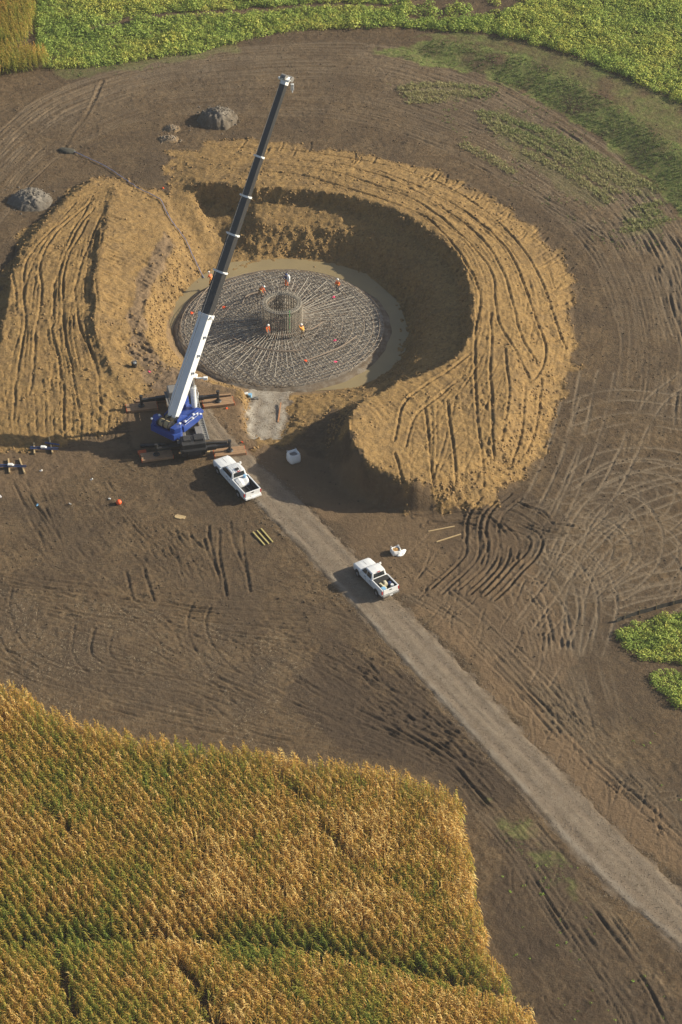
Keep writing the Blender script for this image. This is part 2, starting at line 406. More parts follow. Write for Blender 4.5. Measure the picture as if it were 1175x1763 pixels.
for q in ([(430, 292), (520, 302), (600, 325), (673, 347), (737, 377), (786, 425), (815, 470), (826, 514), (824, 550)],
          [(440, 280), (520, 288), (600, 303), (698, 338), (761, 375), (810, 421), (843, 465), (854, 523), (866, 567), (894, 616), (913, 651)],
          [(520, 276), (600, 287), (664, 305), (747, 347), (820, 401), (861, 455), (884, 523), (898, 582), (923, 623)],
          [(640, 290), (747, 334), (820, 379), (874, 430), (903, 494), (923, 553), (938, 597), (933, 631), (918, 656)],
          [(380, 256), (480, 256), (600, 272), (698, 293), (786, 330), (854, 379), (903, 430), (933, 484), (952, 543), (977, 602)],
          [(820, 533), (818, 602), (820, 675), (828, 758), (835, 835)], [(845, 538), (845, 636), (847, 710), (850, 790)], [(870, 600), (875, 680), (865, 760)],
          [(678, 758), (698, 690), (771, 636), (812, 606)], [(700, 770), (720, 710), (790, 655)], [(730, 700), (740, 770), (745, 830)], [(770, 690), (780, 760), (785, 840)], [(680, 780), (690, 820), (700, 850)], [(905, 660), (900, 730), (880, 800)], [(930, 650), (925, 720), (905, 780)]): rut(q, **K3)
family(inner, outer, [random.random() for _ in range(26)], .10, .06, 0, cut=.8, drift=.06, noise_k=.3)
family([(660, 720), (670, 770), (690, 830)], [(900, 640), (890, 740), (850, 830)], [random.random() for _ in range(14)], .11, .06, 0, drift=.2, cut=.3)
for q in ([(161, 344), (105, 392), (76, 433), (69, 464), (72, 500), (64, 560), (60, 610), (50, 680)], [(163, 359), (130, 397), (102, 469), (93, 502), (91, 561), (102, 620), (110, 678), (112, 740)], [(174, 369), (151, 425), (132, 479), (130, 517), (140, 568), (166, 632), (175, 700)],
          [(120, 372), (80, 405), (48, 450), (42, 500), (44, 560), (30, 640), (22, 720)], [(27, 425), (20, 459), (28, 497), (30, 540)], [(150, 380), (120, 440), (108, 520), (115, 590), (130, 660), (140, 740)]): rut(q, **dict(K3, wd=.14, depth=.15))
li = [(196, 325), (178, 400), (166, 480), (168, 560), (190, 640), (215, 720)]; lo = [(125, 350), (64, 420), (36, 490), (26, 560), (14, 640), (0, 735)]
family(li, lo, [random.random() for _ in range(30)], .10, .07, 0, cut=.7, drift=.08, noise_k=.3)
for k in range(14): rut([(8 + 16*k, 640 + 3*k), (12 + 16*k, 690), (20 + 15*k, 756)], .11, .09, 0, noise_k=.3)
for k in range(60):
    v = random.uniform(370, 650); u = 172 + random.uniform(0, 14) + max(0, (v - 560))*.35; L = random.uniform(15, 45)
    rut([(u, v), (u + L*.5, v + L*.18), (u + L, v + L*.30 + random.uniform(-5, 5))], random.uniform(.09, .18), .09, 0, noise_k=.6, amp=.5)
for k in range(50):
    v = random.uniform(440, 620); u = 236 + random.uniform(0, 20); L = random.uniform(10, 30)
    rut([(u, v), (u + L*.5, v + L*.35), (u + L, v + L*.6)], random.uniform(.09, .18), .09, 0, noise_k=.6, amp=.5)
for k in range(90):
    f = random.random(); i = random.randrange(len(inner) - 1); a_ = Vector(inner[i]).lerp(Vector(inner[i + 1]), f); b_ = Vector(outer[i]).lerp(Vector(outer[i + 1]), f); s0 = random.uniform(.72, .9); p_ = a_.lerp(b_, s0); q_ = a_.lerp(b_, s0 + random.uniform(.12, .3))
    rut([p_, (p_ + q_)/2 + Vector((random.uniform(-4, 4), 3)), q_], random.uniform(.09, .16), .09, 0, noise_k=.7, amp=.5)
# ring road round the site (thin, dry)
ri = [(-20, 420), (90, 290), (240, 215), (420, 205), (600, 215), (760, 265), (900, 340), (1010, 440), (1060, 560), (1050, 700), (1000, 820)]
ro = [(-20, 250), (100, 160), (260, 112), (440, 84), (640, 80), (800, 122), (940, 190), (1060, 275), (1150, 375), (1230, 520), (1240, 700)]
family(ri, ro, [random.random() for _ in range(70)], .12, .028, 0, pl=.3, cut=.8, drift=.07)
family(ri, ro, [.62, .68, .74, .79, .83, .87, .91, .94, .97], .15, .05, 1.9, pl=.6, cut=.2, drift=.02)
family([(1000, 330), (1080, 400), (1110, 480)], [(1150, 380), (1190, 470), (1200, 600)], [.1, .25, .4, .55, .7, .85], .15, .06, 0, pl=.4, cut=0, drift=.05)
rut([(176, 140), (155, 190), (130, 225), (112, 252)], .22, .10, 0, dk=.2)
rut([(112, 252), (125, 262), (190, 262)], .2, .04, 0)
for q in ([(1015, 640), (990, 760), (950, 860), (920, 930)], [(1045, 640), (1015, 760), (975, 860), (930, 960)], [(985, 680), (960, 770), (925, 850), (900, 880)]): rut(q, .13, .04, 1.8, pl=.7)
for q in ([(983, 835), (1023, 796), (1084, 780), (1145, 783), (1210, 800)], [(1000, 850), (1050, 815), (1110, 803), (1200, 825)], [(1030, 858), (1088, 866), (1118, 900), (1126, 935), (1115, 975), (1080, 1010)],
          [(926, 934), (983, 945), (1023, 979), (1044, 1023), (1041, 1072), (1020, 1130)], [(930, 960), (975, 975), (1005, 1010), (1015, 1060), (1000, 1120)], [(1048, 1000), (1110, 960), (1210, 915)], [(1060, 1025), (1120, 1000), (1210, 985)],
          [(960, 1000), (1020, 930), (1100, 860), (1200, 830)], [(900, 1080), (960, 1000), (1010, 890), (1080, 830), (1200, 800)], [(1000, 900), (1040, 905), (1070, 935), (1060, 980), (1010, 1010)],
          [(1040, 860), (1080, 780), (1120, 700), (1190, 640)], [(940, 1000), (960, 1050), (960, 1120), (930, 1180)], [(980, 1130), (1000, 1000), (1060, 920), (1180, 870)], [(1050, 1040), (1110, 1022), (1200, 1010)], [(870, 990), (920, 1010), (960, 1060), (970, 1130)],
          [(985, 700), (1060, 680), (1180, 690)], [(990, 740), (1080, 720), (1200, 735)]):
    rut(q, .13, .045, 1.9, pl=.95)
for _ in range(46):
    cx, cy, r0 = random.uniform(940, 1130), random.uniform(850, 1030), random.uniform(45, 140); a0 = random.uniform(0, 6.28); aw = random.uniform(1.2, 2.8)
    rut([(cx + r0*math.cos(a0 + aw*k/6), cy + .65*r0*math.sin(a0 + aw*k/6)) for k in range(7)], .10, .028, random.choice((0, 1.9)), pl=.7)
for _ in range(40):
    u, v = random.uniform(900, 1060), random.uniform(940, 1060); a = random.choice((random.uniform(.9, 1.5), random.uniform(1.9, 2.5))); L = random.uniform(20, 55)
    rut([(u, v), (u + L*.5*math.cos(a) + 3, v + L*.5*math.sin(a)), (u + L*math.cos(a), v + L*math.sin(a))], .10, .05, 0, pl=.6)
for q, p_ in (([(848, 859), (822, 888), (814, 927), (814, 956), (784, 990), (750, 1020)], 1.3), ([(890, 854), (860, 880), (850, 914), (852, 956), (843, 982), (801, 1020)], 1.3), ([(890, 867), (928, 884), (950, 901), (988, 905)], 0), ([(873, 905), (916, 922), (920, 948), (886, 986), (843, 1029)], 1.2),
          ([(750, 880), (818, 875), (852, 897), (873, 927), (880, 960)], 0), ([(742, 897), (814, 905), (840, 930), (832, 975)], 0), ([(903, 901), (946, 918), (971, 920)], 0), ([(720, 890), (780, 884), (830, 886)], 0), ([(862, 900), (890, 930), (893, 965)], 0), ([(835, 880), (880, 878), (925, 905), (960, 912)], 0), ([(870, 930), (860, 970), (820, 1015)], 1.2), ([(905, 870), (935, 880), (955, 905)], 0), ([(730, 905), (770, 898), (820, 892)], 0)):
    rut(q, .14, .15, p_, dk=.3, amp=.35, ridge=.8, noise_k=.3)
# beside the road, right side
rg = [(690, 1030), (780, 1085), (880, 1190), (960, 1280), (1060, 1370), (1200, 1500)]; rh = [(760, 1000), (860, 1080), (960, 1180), (1050, 1270), (1130, 1350), (1240, 1440)]
family(rg, rh, [random.random() for _ in range(30)], .10, .04, 0, pl=.4, cut=.7, drift=.2)
for _ in range(60):
    t = random.random(); u = 900 + 270*t + random.uniform(-40, 30); v = 1230 + 190*t + random.uniform(-40, 40); a = random.uniform(-.9, .9) + .8; L = random.uniform(25, 70); c = random.uniform(-12, 12)
    rut([(u, v), (u + L*.5*math.cos(a) + c, v + L*.5*math.sin(a) - c), (u + L*math.cos(a), v + L*math.sin(a))], .10, .05, 0, pl=.45)
family([(860, 1060), (900, 1150), (960, 1260)], [(1040, 1090), (1050, 1180), (1070, 1290)], [random.random() for _ in range(26)], .11, .03, 0, pl=.4, cut=.5, drift=.2)
for _ in range(50):
    u, v = random.uniform(720, 950), random.uniform(900, 1090); L = random.uniform(20, 60); a = random.uniform(.5, 2.5)
    rut([(u, v), (u + L*.5*math.cos(a), v + L*.5*math.sin(a)), (u + L*math.cos(a) + random.uniform(-9, 9), v + L*math.sin(a))], .11, .05, 0, pl=.2)
# muddy slope left of the road
lg = [(563, 1088), (650, 1131), (712, 1182), (775, 1241), (860, 1330), (916, 1390)]; lh = [(480, 1190), (605, 1254), (690, 1288), (775, 1331), (830, 1392), (880, 1425)]
family(lg, lh, [random.random()**1.3 for _ in range(34)], .13, .038, 0, dk=.2, cut=.8, drift=.3, noise_k=.4)
for _ in range(90):
    t = random.random(); u = 600 + 250*t + random.uniform(-70, 20); v = 1110 + 240*t + random.uniform(-50, 40); L = random.uniform(20, 60); a = random.uniform(.35, .85)
    rut([(u, v), (u + L*.5*math.cos(a), v + L*.5*math.sin(a) + random.uniform(-4, 4)), (u + L*math.cos(a), v + L*math.sin(a))], .12, .06, 0, dk=.2, amp=.3)
# sweeping tracks on the left field
for q in ([(79, 909), (106, 967), (174, 999), (237, 1052), (274, 1078), (296, 1125)], [(-10, 999), (79, 1022), (158, 1050), (237, 1062), (317, 1122), (380, 1157), (480, 1200)], [(5, 1009), (0, 1057), (26, 1115), (79, 1147), (158, 1168), (264, 1173), (380, 1195)],
          [(179, 1083), (174, 1125), (200, 1147), (253, 1152)], [(142, 1078), (140, 1125), (174, 1157), (240, 1170)], [(348, 1041), (338, 1073), (348, 1115), (401, 1168), (475, 1210), (580, 1250)], [(432, 1000), (475, 1015), (554, 1036), (620, 1062)], [(369, 1199), (422, 1242), (501, 1263), (559, 1268)],
          [(0, 1130), (80, 1170), (200, 1210), (330, 1240), (460, 1265)], [(300, 1060), (390, 1110), (475, 1168), (620, 1252)], [(420, 1080), (520, 1120), (620, 1180), (700, 1250)]):
    rut(q, .14, .055, 1.8, amp=.3, noise_k=.3, rk=.6)
family([(-20, 990), (80, 1020), (240, 1060), (380, 1150), (560, 1220), (700, 1290)], [(-20, 1150), (80, 1185), (240, 1235), (380, 1262), (500, 1285), (640, 1305)], [random.random() for _ in range(26)], .12, .035, 0, cut=.7, drift=.12)
family([(20, 830), (60, 900), (100, 960)], [(190, 830), (230, 900), (300, 980)], [random.random() for _ in range(20)], .12, .04, 0, cut=.5, drift=.2)
family([(-20, 985), (150, 1000), (330, 1030), (520, 1040)], [(-20, 1035), (150, 1060), (330, 1090), (540, 1110)], [random.random() for _ in range(16)], .12, .05, 0, cut=.7, drift=.3)
for _ in range(60):
    u, v = random.uniform(240, 350), random.uniform(900, 985); L = random.uniform(10, 30); a = random.uniform(.6, 1.2)
    rut([(u, v), (u + L*.5*math.cos(a), v + L*.5*math.sin(a) + 2), (u + L*math.cos(a), v + L*math.sin(a))], .12, .06, 0, amp=.2)
for q in ([(359, 905), (366, 960), (378, 1000)], [(377, 912), (380, 960), (391, 1025)], [(401, 900), (408, 945), (422, 985)], [(420, 918), (424, 970), (433, 1018)], [(216, 985), (224, 1010), (232, 1035)], [(248, 980), (256, 1005), (264, 1035)], [(350, 930), (362, 965), (372, 990)]): rut(q, .16, .10, 0, dk=.2, amp=.4, noise_k=.4, rk=.8)
# bottom right strip beside the maize
sg = [(830, 1400), (900, 1480), (980, 1600), (1060, 1720), (1100, 1800)]; sh = [(930, 1420), (1000, 1500), (1080, 1600), (1150, 1700), (1190, 1780)]
family(sg, sh, [random.random()*1.2 - .2 for _ in range(26)], .12, .04, 0, pl=.3, cut=.8, drift=.15)
for _ in range(60):
    u = random.uniform(870, 1130); v = random.uniform(1460, 1770); L = random.uniform(12, 40); a = random.uniform(.2, 2.2)
    rut([(u, v), (u + L*.5*math.cos(a), v + L*.5*math.sin(a) + 3), (u + L*math.cos(a), v + L*math.sin(a))], .11, .04, 0, amp=.5)
for k in range(34):
    s_ = random.uniform(-40, 60); t = random.uniform(0, .6); u = 800 + 240*t + s_*.3; v = 230 + 130*t + s_
    rut([(u, v), (u + 60, v + 30), (u + 130, v + 75)], .12, .04, 0, pl=.35)
road_poly = [(322, 700), (345, 760), (395, 830), (440, 868), (505, 935), (572, 1005), (640, 1080), (730, 1180), (820, 1280), (885, 1350), (960, 1438), (1050, 1530), (1200, 1660), (1300, 1740),
             (1300, 1640), (1200, 1555), (1100, 1460), (1020, 1382), (950, 1312), (880, 1238), (790, 1140), (700, 1048), (625, 970), (560, 905), (500, 842), (452, 800), (400, 752), (352, 700)]
roadm = mask(road_poly, .35); rampm = mask([(430, 668), (426, 690), (426, 750), (490, 750), (497, 690), (502, 668)], .25)
k = np.clip(roadm + rampm, 0, 1); Zf = Zf*(1 - k) + (base_z(X, Y).astype(np.float32) - .07)*k
Zf += 0.004*rng.standard_normal(Zf.shape).astype(np.float32)*(1 - floor)
# the base of the foundation lies on level ground
k = np.clip((12.3 - rr)/0.6, 0, 1); Zf = Zf*(1 - k) + (PITZ + 0.06*rough)*k
edge = np.minimum.reduce([(X - X0)/3, (X1 - X)/3, (Y - Y0)/3, (Y1 - Y)/3]); k = np.clip(edge, 0, 1); Zf = Zf*k
def tz(x, y):
    """height of the finished ground"""
    x = np.asarray(x, dtype=float); y = np.asarray(y, dtype=float)
    i = np.clip(np.searchsorted(gx, x) - 1, 0, NX - 2); j = np.clip(np.searchsorted(gy, y) - 1, 0, NY - 2)
    a = np.clip((x - gx[i])/(gx[i + 1] - gx[i]), 0, 1); b = np.clip((y - gy[j])/(gy[j + 1] - gy[j]), 0, 1)
    return (Zf[j, i]*(1 - a) + Zf[j, i + 1]*a)*(1 - b) + (Zf[j + 1, i]*(1 - a) + Zf[j + 1, i + 1]*a)*b
def T(u, v, dz=0.0):
    p = G(u, v); p.z = float(tz(p.x, p.y)) + dz; return p

# colour masks: where the soil itself is of another kind
green = np.zeros((NY, NX), np.float32)
bank = mask([(640, 85), (760, 68), (880, 90), (980, 132), (1080, 190), (1180, 262), (1300, 360), (1300, 490), (1180, 375), (1100, 292), (1030, 232), (930, 172), (830, 127), (730, 110)], 1.5)
green = np.maximum(green, bank*np.clip(.85 + 1.2*fbm(X, Y, 3.0, 51, 3), 0, 1))
wrows = [[(828, 193), (900, 214), (980, 245), (1060, 290), (1135, 328)], [(835, 207), (900, 231), (980, 264), (1050, 303), (1095, 332)], [(850, 222), (930, 255), (1000, 292), (1060, 330)], [(905, 262), (960, 288), (1010, 318), (1048, 345)], [(950, 238), (1030, 275), (1100, 318)], [(800, 250), (850, 275), (880, 295)], [(1085, 385), (1130, 365)], [(1075, 398), (1150, 378)], [(1095, 358), (1140, 350)],
         [(692, 152), (760, 146), (850, 156)], [(700, 164), (770, 160), (835, 166)], [(710, 175), (760, 172)]]
strips = [[(690, 150), (760, 140), (860, 152), (800, 172), (710, 176)], [(820, 195), (870, 190), (980, 235), (1080, 285), (1140, 325), (1120, 345), (1060, 325), (960, 275), (860, 232)],
          [(850, 228), (960, 285), (1060, 340), (1050, 352), (950, 308), (862, 252)], [(1070, 365), (1120, 350), (1150, 370), (1130, 400), (1085, 408)], [(935, 290), (1000, 315), (1060, 345), (1040, 360), (960, 330)]]
strip_m = np.zeros((NY, NX), np.float32)
for s in strips: strip_m = np.maximum(strip_m, mask(s, .8))
green = np.maximum(green, strip_m*.25)
green = np.maximum(green, mask([(700, 62), (800, 55), (900, 72), (1000, 104), (1100, 146), (1180, 182), (1320, 242), (1320, 380), (1180, 262), (1080, 190), (980, 132), (880, 90), (760, 68)], 1.5)*np.clip(.45 + .8*fbm(X, Y, 2.5, 59, 3), 0, 1))
green = np.maximum(green, mask([(830, 1378), (870, 1370), (960, 1470), (1020, 1560), (960, 1530), (880, 1450)], 1.2)*np.clip(.1 + 1.2*fbm(X, Y, 1.5, 57, 3), 0, .5))
green = np.maximum(green, mask([(90, 95), (400, 60), (420, 85), (230, 120), (110, 135)], 1.5)*.4)
straw = mask([(680, 140), (860, 145), (900, 210), (1000, 250), (1160, 340), (1160, 420), (1060, 420), (960, 360), (860, 260), (760, 190), (660, 180)], 2.0)*.7
straw = np.maximum(straw, mask([(-100, 1000), (200, 1030), (500, 1090), (560, 1260), (200, 1270), (-100, 1160)], 2.0)*.6)
mud = np.maximum(mask([(560, 1090), (660, 1130), (800, 1260), (900, 1380), (880, 1400), (760, 1340), (600, 1290), (480, 1200)], 1.5), mask([(740, 880), (900, 850), (980, 890), (960, 930), (900, 970), (780, 990)], 1.5)*.6)
mud = np.maximum(mud, mask([(850, 1420), (960, 1460), (1080, 1640), (1180, 1760), (1180, 1800), (940, 1800), (850, 1600)], 2.0)*.8)
tanR = mask([(700, 1040), (800, 1080), (960, 1250), (1080, 1360), (1200, 1450), (1200, 1540), (1060, 1420), (930, 1300), (800, 1130)], 1.5)*.8
tanR = np.maximum(tanR, mask([(620, 850), (760, 880), (860, 870), (900, 960), (1000, 1100), (950, 1200), (860, 1160), (700, 1030), (560, 880), (480, 800)], 2.5)*.45)
tanR = np.maximum(tanR, mask([(-60, 760), (240, 760), (200, 800), (60, 850), (-60, 850)], 2.0)*.5)
tanR = np.maximum(tanR, bench*.6)
tanR = np.maximum(tanR, mask([(236, 650), (300, 640), (420, 660), (425, 760), (480, 770), (560, 790), (640, 870), (560, 900), (480, 830), (380, 790), (230, 775), (215, 720)], 1.2)*.85)
dark = np.maximum(dark, mud*.7)

g = NT('soil', 0.95, 0.12)
soil = g.mix(g.ramp(g.noise(0.35, 6, .65), [(.35, (0, 0, 0)), (.65, (1, 1, 1))]), (.108, .070, .040), (.186, .126, .070))
soil = g.mix(g.ramp(g.noise(1.7, 6, .8), [(.44, (0, 0, 0)), (.62, (.75, .75, .75))]), soil, (.062, .046, .030))
soil = g.mix(g.ramp(g.noise(2.6, 5, .85), [(.52, (0, 0, 0)), (.64, (.7, .7, .7))]), soil, (.225, .172, .110))
soil = g.mix(g.ramp(g.noise(.11, 5, .6, dist=.6), [(.42, (0, 0, 0)), (.62, (.6, .6, .6))]), soil, (.085, .062, .043))
soil = g.mix(g.math('MULTIPLY', g.attr('pale'), .8), soil, (.250, .195, .135))
soil = g.mix(g.math('MULTIPLY', g.attr('tan'), .8), soil, (.210, .140, .082))
soil = g.mix(g.math('MULTIPLY', g.attr('dark'), .75), soil, (.060, .043, .032))
st = g.ramp(g.noise(9.0, 3, .8, stretch=(1, .5, 1), rot=.7), [(.56, (0, 0, 0)), (.64, (1, 1, 1))])
soil = g.mix(g.math('MULTIPLY', g.math('MULTIPLY', g.attr('straw'), st), .6), soil, (.30, .25, .19))
cl = g.mix(g.ramp(g.noise(0.45, 7, .75), [(.3, (0, 0, 0)), (.7, (1, 1, 1))]), (.272, .168, .067), (.366, .236, .096))
cl = g.mix(g.ramp(g.noise(1.3, 6, .8), [(.45, (0, 0, 0)), (.66, (.85, .85, .85))]), cl, (.185, .122, .058))
cl = g.mix(g.ramp(g.noise(2.8, 5, .85), [(.53, (0, 0, 0)), (.63, (.8, .8, .8))]), cl, (.115, .078, .042))
cl = g.mix(g.ramp(g.noise(3.3, 5, .85, rot=1.0, stretch=(1, 1, 1)), [(.56, (0, 0, 0)), (.66, (.7, .7, .7))]), cl, (.50, .36, .18))
cl = g.mix(g.ramp(g.noise(.22, 6, .7, dist=.8), [(.50, (0, 0, 0)), (.66, (.7, .7, .7))]), cl, (.175, .118, .062))
c = g.mix(g.attr('clay'), soil, cl)
c = g.mix(g.math('MULTIPLY', g.attr('bench'), .75), c, (.205, .145, .095))
gr = g.mix(g.ramp(g.noise(2.6, 5, .7), [(.35, (0, 0, 0)), (.65, (1, 1, 1))]), (.10, .145, .036), (.24, .25, .085))
gf = g.math('MULTIPLY', g.attr('green'), g.ramp(g.noise(1.6, 6, .75), [(.30, (.2, .2, .2)), (.55, (1, 1, 1))]))
c = g.mix(gf, c, gr)
g.col(c)
bh = g.math('ADD', g.noise(5.0, 6, .75), g.math('MULTIPLY', g.noise(16.0, 3, .7), .35))
g.bump(g.math('ADD', bh, g.math('MULTIPLY', g.noise(1.7, 5, .7), 1.2)), .8, 0.16)
M_soil = g.m
VV = np.stack([X, Y, Zf], -1).reshape(-1, 3)
idx = np.arange(NY*NX).reshape(NY, NX)
Q = np.stack([idx[:-1, :-1], idx[:-1, 1:], idx[1:, 1:], idx[1:, :-1]], -1).reshape(-1, 4)
at = dict(clay=np.clip(clay*(1 - .0*floor), 0, 1), pale=pale*(1 - clay*.7), tan=tanR, dark=dark*(1 - clay*.4), straw=straw, green=green, bench=np.maximum(bench, floor*.8))
cf = (clay[:-1, :-1] > .5).ravel(); pf = ((inpit[:-1, :-1] > .5) | (rr[:-1, :-1] < 12)).ravel()
def sub_mesh(name, sel):
    q = Q[sel]; u, inv = np.unique(q, return_inverse=True)
    return np_mesh(name, VV[u], inv.reshape(-1, 4), M_soil, {k: a.ravel()[u] for k, a in at.items()})
tag(sub_mesh('ground', ~cf & ~pf), kind='structure')
tag(sub_mesh('spoil_ring', cf & ~pf), kind='structure')
tag(sub_mesh('pit', pf), kind='structure')
# the land beyond, out to the horizon
bx = [-3000, X0, X1, 3000]; by = [-3000, Y0, Y1, 3000]; vs = [(x, y, 0) for y in by for x in bx]
fs = [(j*4 + i, j*4 + i + 1, j*4 + i + 5, j*4 + i + 4) for j in range(3) for i in range(3) if (i, j) != (1, 1)]
fm = NT('far_fields', .95, .1)
fm.col(fm.mix(fm.ramp(fm.noise(.012, 3, .5), [(.45, (0, 0, 0)), (.55, (1, 1, 1))]), (.085, .115, .035), (.22, .16, .06)))
o = MB().add(vs, fs).build('terrain', fm.m); tag(o, kind='structure')

# ------------------------------------------------------------------ gravel road, ramp, water
def gravel(name, a, b, pale_c=(.33, .285, .23)):
    g = NT(name, .95, .15)
    c = g.mix(g.ramp(g.noise(.5, 6, .7), [(.35, (0, 0, 0)), (.65, (1, 1, 1))]), a, b)
    c = g.mix(g.ramp(g.noise(.35, 7, .8), [(.50, (0, 0, 0)), (.66, (.8, .8, .8))]), c, (.150, .110, .070))
    c = g.mix(g.ramp(g.noise(14.0, 3, .8), [(.5, (0, 0, 0)), (.72, (.8, .8, .8))]), c, pale_c)
    c = g.mix(g.ramp(g.noise(9.0, 3, .8, stretch=(1, 1, 1), rot=.5), [(.28, (.55, .55, .55)), (.45, (0, 0, 0))]), c, (.09, .07, .055))
    c = g.mix(g.ramp(g.noise(2.4, 6, .9), [(.5, (0, 0, 0)), (.7, (.7, .7, .7))]), c, pale_c)
    c = g.mix(g.ramp(g.noise(1.9, 6, .9), [(.3, (.6, .6, .6)), (.46, (0, 0, 0))]), c, (.10, .078, .058))
    c = g.mix(g.math('MULTIPLY', g.attr('stone'), .7), c, pale_c)
    c = g.mix(g.math('MULTIPLY', g.attr('wheel'), g.math('ADD', g.noise(.6, 3), -.1)), c, (.20, .148, .105))
    ed = g.math('SUBTRACT', g.attr('edge'), g.math('MULTIPLY', g.math('SUBTRACT', g.noise(.7, 7, .8), .5), 3.4), True)
    c = g.mix(g.math('SUBTRACT', 1.0, ed, True), c, (.150, .110, .074))
    g.col(c); g.bump(g.noise(18.0, 4, .8), .8, .06); return g.m
M_road = gravel('road_gravel', (.195, .148, .102), (.262, .205, .145))
M_ramp = gravel('ramp_gravel', (.27, .235, .19), (.36, .32, .265), (.5, .46, .4))
def ribbon(name, left, right, mat, lift=.10, nu=36, step=.22, edge=.22):
    """a gravel sheet between two edge lines; its rim dives raggedly into the ground"""
    L = resample(catmull([G(*p) for p in left], 1), .2); Rr = resample(catmull([G(*p) for p in right], 1), .2)
    n = int(max(len(L), len(Rr))*.2/step); pts = []
    for i in range(n):
        fa = i*(len(L) - 1)/(n - 1); fb = i*(len(Rr) - 1)/(n - 1); ia = min(int(fa), len(L) - 2); ib = min(int(fb), len(Rr) - 2); a = L[ia].lerp(L[ia + 1], fa - ia); b = Rr[ib].lerp(Rr[ib + 1], fb - ib)
        pts.append([(a.x + (b.x - a.x)*s, a.y + (b.y - a.y)*s) for s in np.linspace(-.1, 1.1, nu)])
    A = np.array(pts); x, y = A[..., 0], A[..., 1]; wj = fbm(x, y, 3.0, 63, 4, .6); s = np.broadcast_to(np.linspace(-.1, 1.1, nu), x.shape)
    e = np.clip((np.minimum(s, 1 - s) + .07*wj)/.12, -1, 1); ends = np.clip(np.minimum(np.arange(n)[:, None], n - 1 - np.arange(n)[:, None])/4.0 - .3, -1, 1)
    e = np.minimum(e, ends)
    z = np.where(e > .3, base_z(x, y), tz(x, y)) + lift*e*.6 + edge*.5*fbm(x, y, 1.3, 61, 4, .6)*(1 - np.clip(e, 0, 1)*.97)
    z += (.028*fbm(x, y, .55, 66, 3, .7) + .03*fbm(x*rx.x*.3 + y*rx.y*.3, (y*rx.x - x*rx.y)*3.0, 1.2, 67, 2))*np.clip(e + .5, 0, 1)
    whe = np.exp(-((s - .28)/.09)**2) + np.exp(-((s - .70)/.09)**2); z -= .03*whe
    stone = np.exp(-((s - .10)/.07)**2)*np.clip(fbm(x, y, 3.0, 69, 3)*2 + .8, 0, 1)
    idx = np.arange(x.size).reshape(x.shape); q = np.stack([idx[:-1, :-1], idx[:-1, 1:], idx[1:, 1:], idx[1:, :-1]], -1).reshape(-1, 4)
    o = np_mesh(name, np.stack([x, y, z], -1).reshape(-1, 3), q, mat, dict(stone=stone.ravel(), wheel=whe.ravel()*.8, edge=np.clip((np.minimum(s, 1 - s) + .05*wj)/.15 + .1, 0, 1.5).ravel())); tag(o, kind='structure'); return o
ribbon('gravel_road', [(322, 690), (345, 760), (395, 830), (440, 868), (505, 935), (572, 1005), (640, 1080), (730, 1180), (820, 1280), (885, 1350), (960, 1438), (1050, 1530), (1200, 1660), (1300, 1740)],
       [(352, 690), (400, 752), (452, 800), (500, 842), (560, 905), (625, 970), (700, 1048), (790, 1140), (880, 1238), (950, 1312), (1020, 1382), (1100, 1460), (1200, 1555), (1300, 1640)], M_road)
ribbon('gravel_ramp', [(430, 664), (424, 676), (429, 690), (422, 706), (427, 722), (421, 738), (430, 755)], [(514, 668), (500, 680), (501, 694), (492, 706), (497, 722), (488, 738), (484, 756)], M_ramp, .10, 30, .15)

wm = NT('muddy_water', .35, .25); wm.col(wm.mix(wm.noise(.25, 3), (.36, .28, .14), (.22, .17, .10))); wm.bump(wm.noise(2.0, 2), .05, .02)
pts = gp([(u, v) for u, v in pitfloor]); n = len(pts)
cx, cy = 1.0, 0.4
ring = [Vector((cx + (p.x - cx)*1.01, cy + (p.y - cy)*1.01)) for p in pts]
inner_r = [Vector((11.2*math.cos(a), 11.2*math.sin(a))) for a in [math.atan2(p.y, p.x) for p in ring]]
vs = [(p.x, p.y, PITZ + .06) for p in ring] + [(p.x, p.y, PITZ + .06) for p in inner_r]
o = MB().add(vs, [(i, i + 1, n + i + 1, n + i) for i in range(n - 1)]).build('puddle_water', wm.m); tag(o, kind='structure')
# low muddy bars rising out of the puddle
# gravel blinding under the foundation
NR_, NA_ = 26, 200
ra = np.linspace(0, 12.6, NR_)[:, None]; an = np.linspace(0, 2*np.pi, NA_, endpoint=False)[None, :]
rad = np.broadcast_to(ra, (NR_, NA_)); wob = 1 + .03*fbm(np.cos(an)*12 + 0*ra, np.sin(an)*12 + 0*ra, 3.0, 71, 3)
x = rad*wob*np.cos(an); y = rad*wob*np.sin(an); z = PITZ + .34 - np.clip((rad - 12.0)/.6, 0, 1)**1.3*.55 + .03*fbm(x, y, .8, 73, 3)
idx = np.arange(NR_*NA_).reshape(NR_, NA_); nx_ = np.roll(idx, -1, 1)
q = np.stack([idx[:-1], nx_[:-1], nx_[1:], idx[1:]], -1).reshape(-1, 4)
bm_ = gravel('blinding', (.20, .168, .132), (.28, .238, .19), (.36, .33, .28))
o = np_mesh('gravel_pad', np.stack([x, y, z], -1).reshape(-1, 3), q, bm_, dict(stone=(rad > 11.8).astype(float).ravel()*.8, wheel=(rad*0).ravel(), edge=np.where(rad > 11.35, .25, 1.5).ravel())); tag(o, kind='structure')

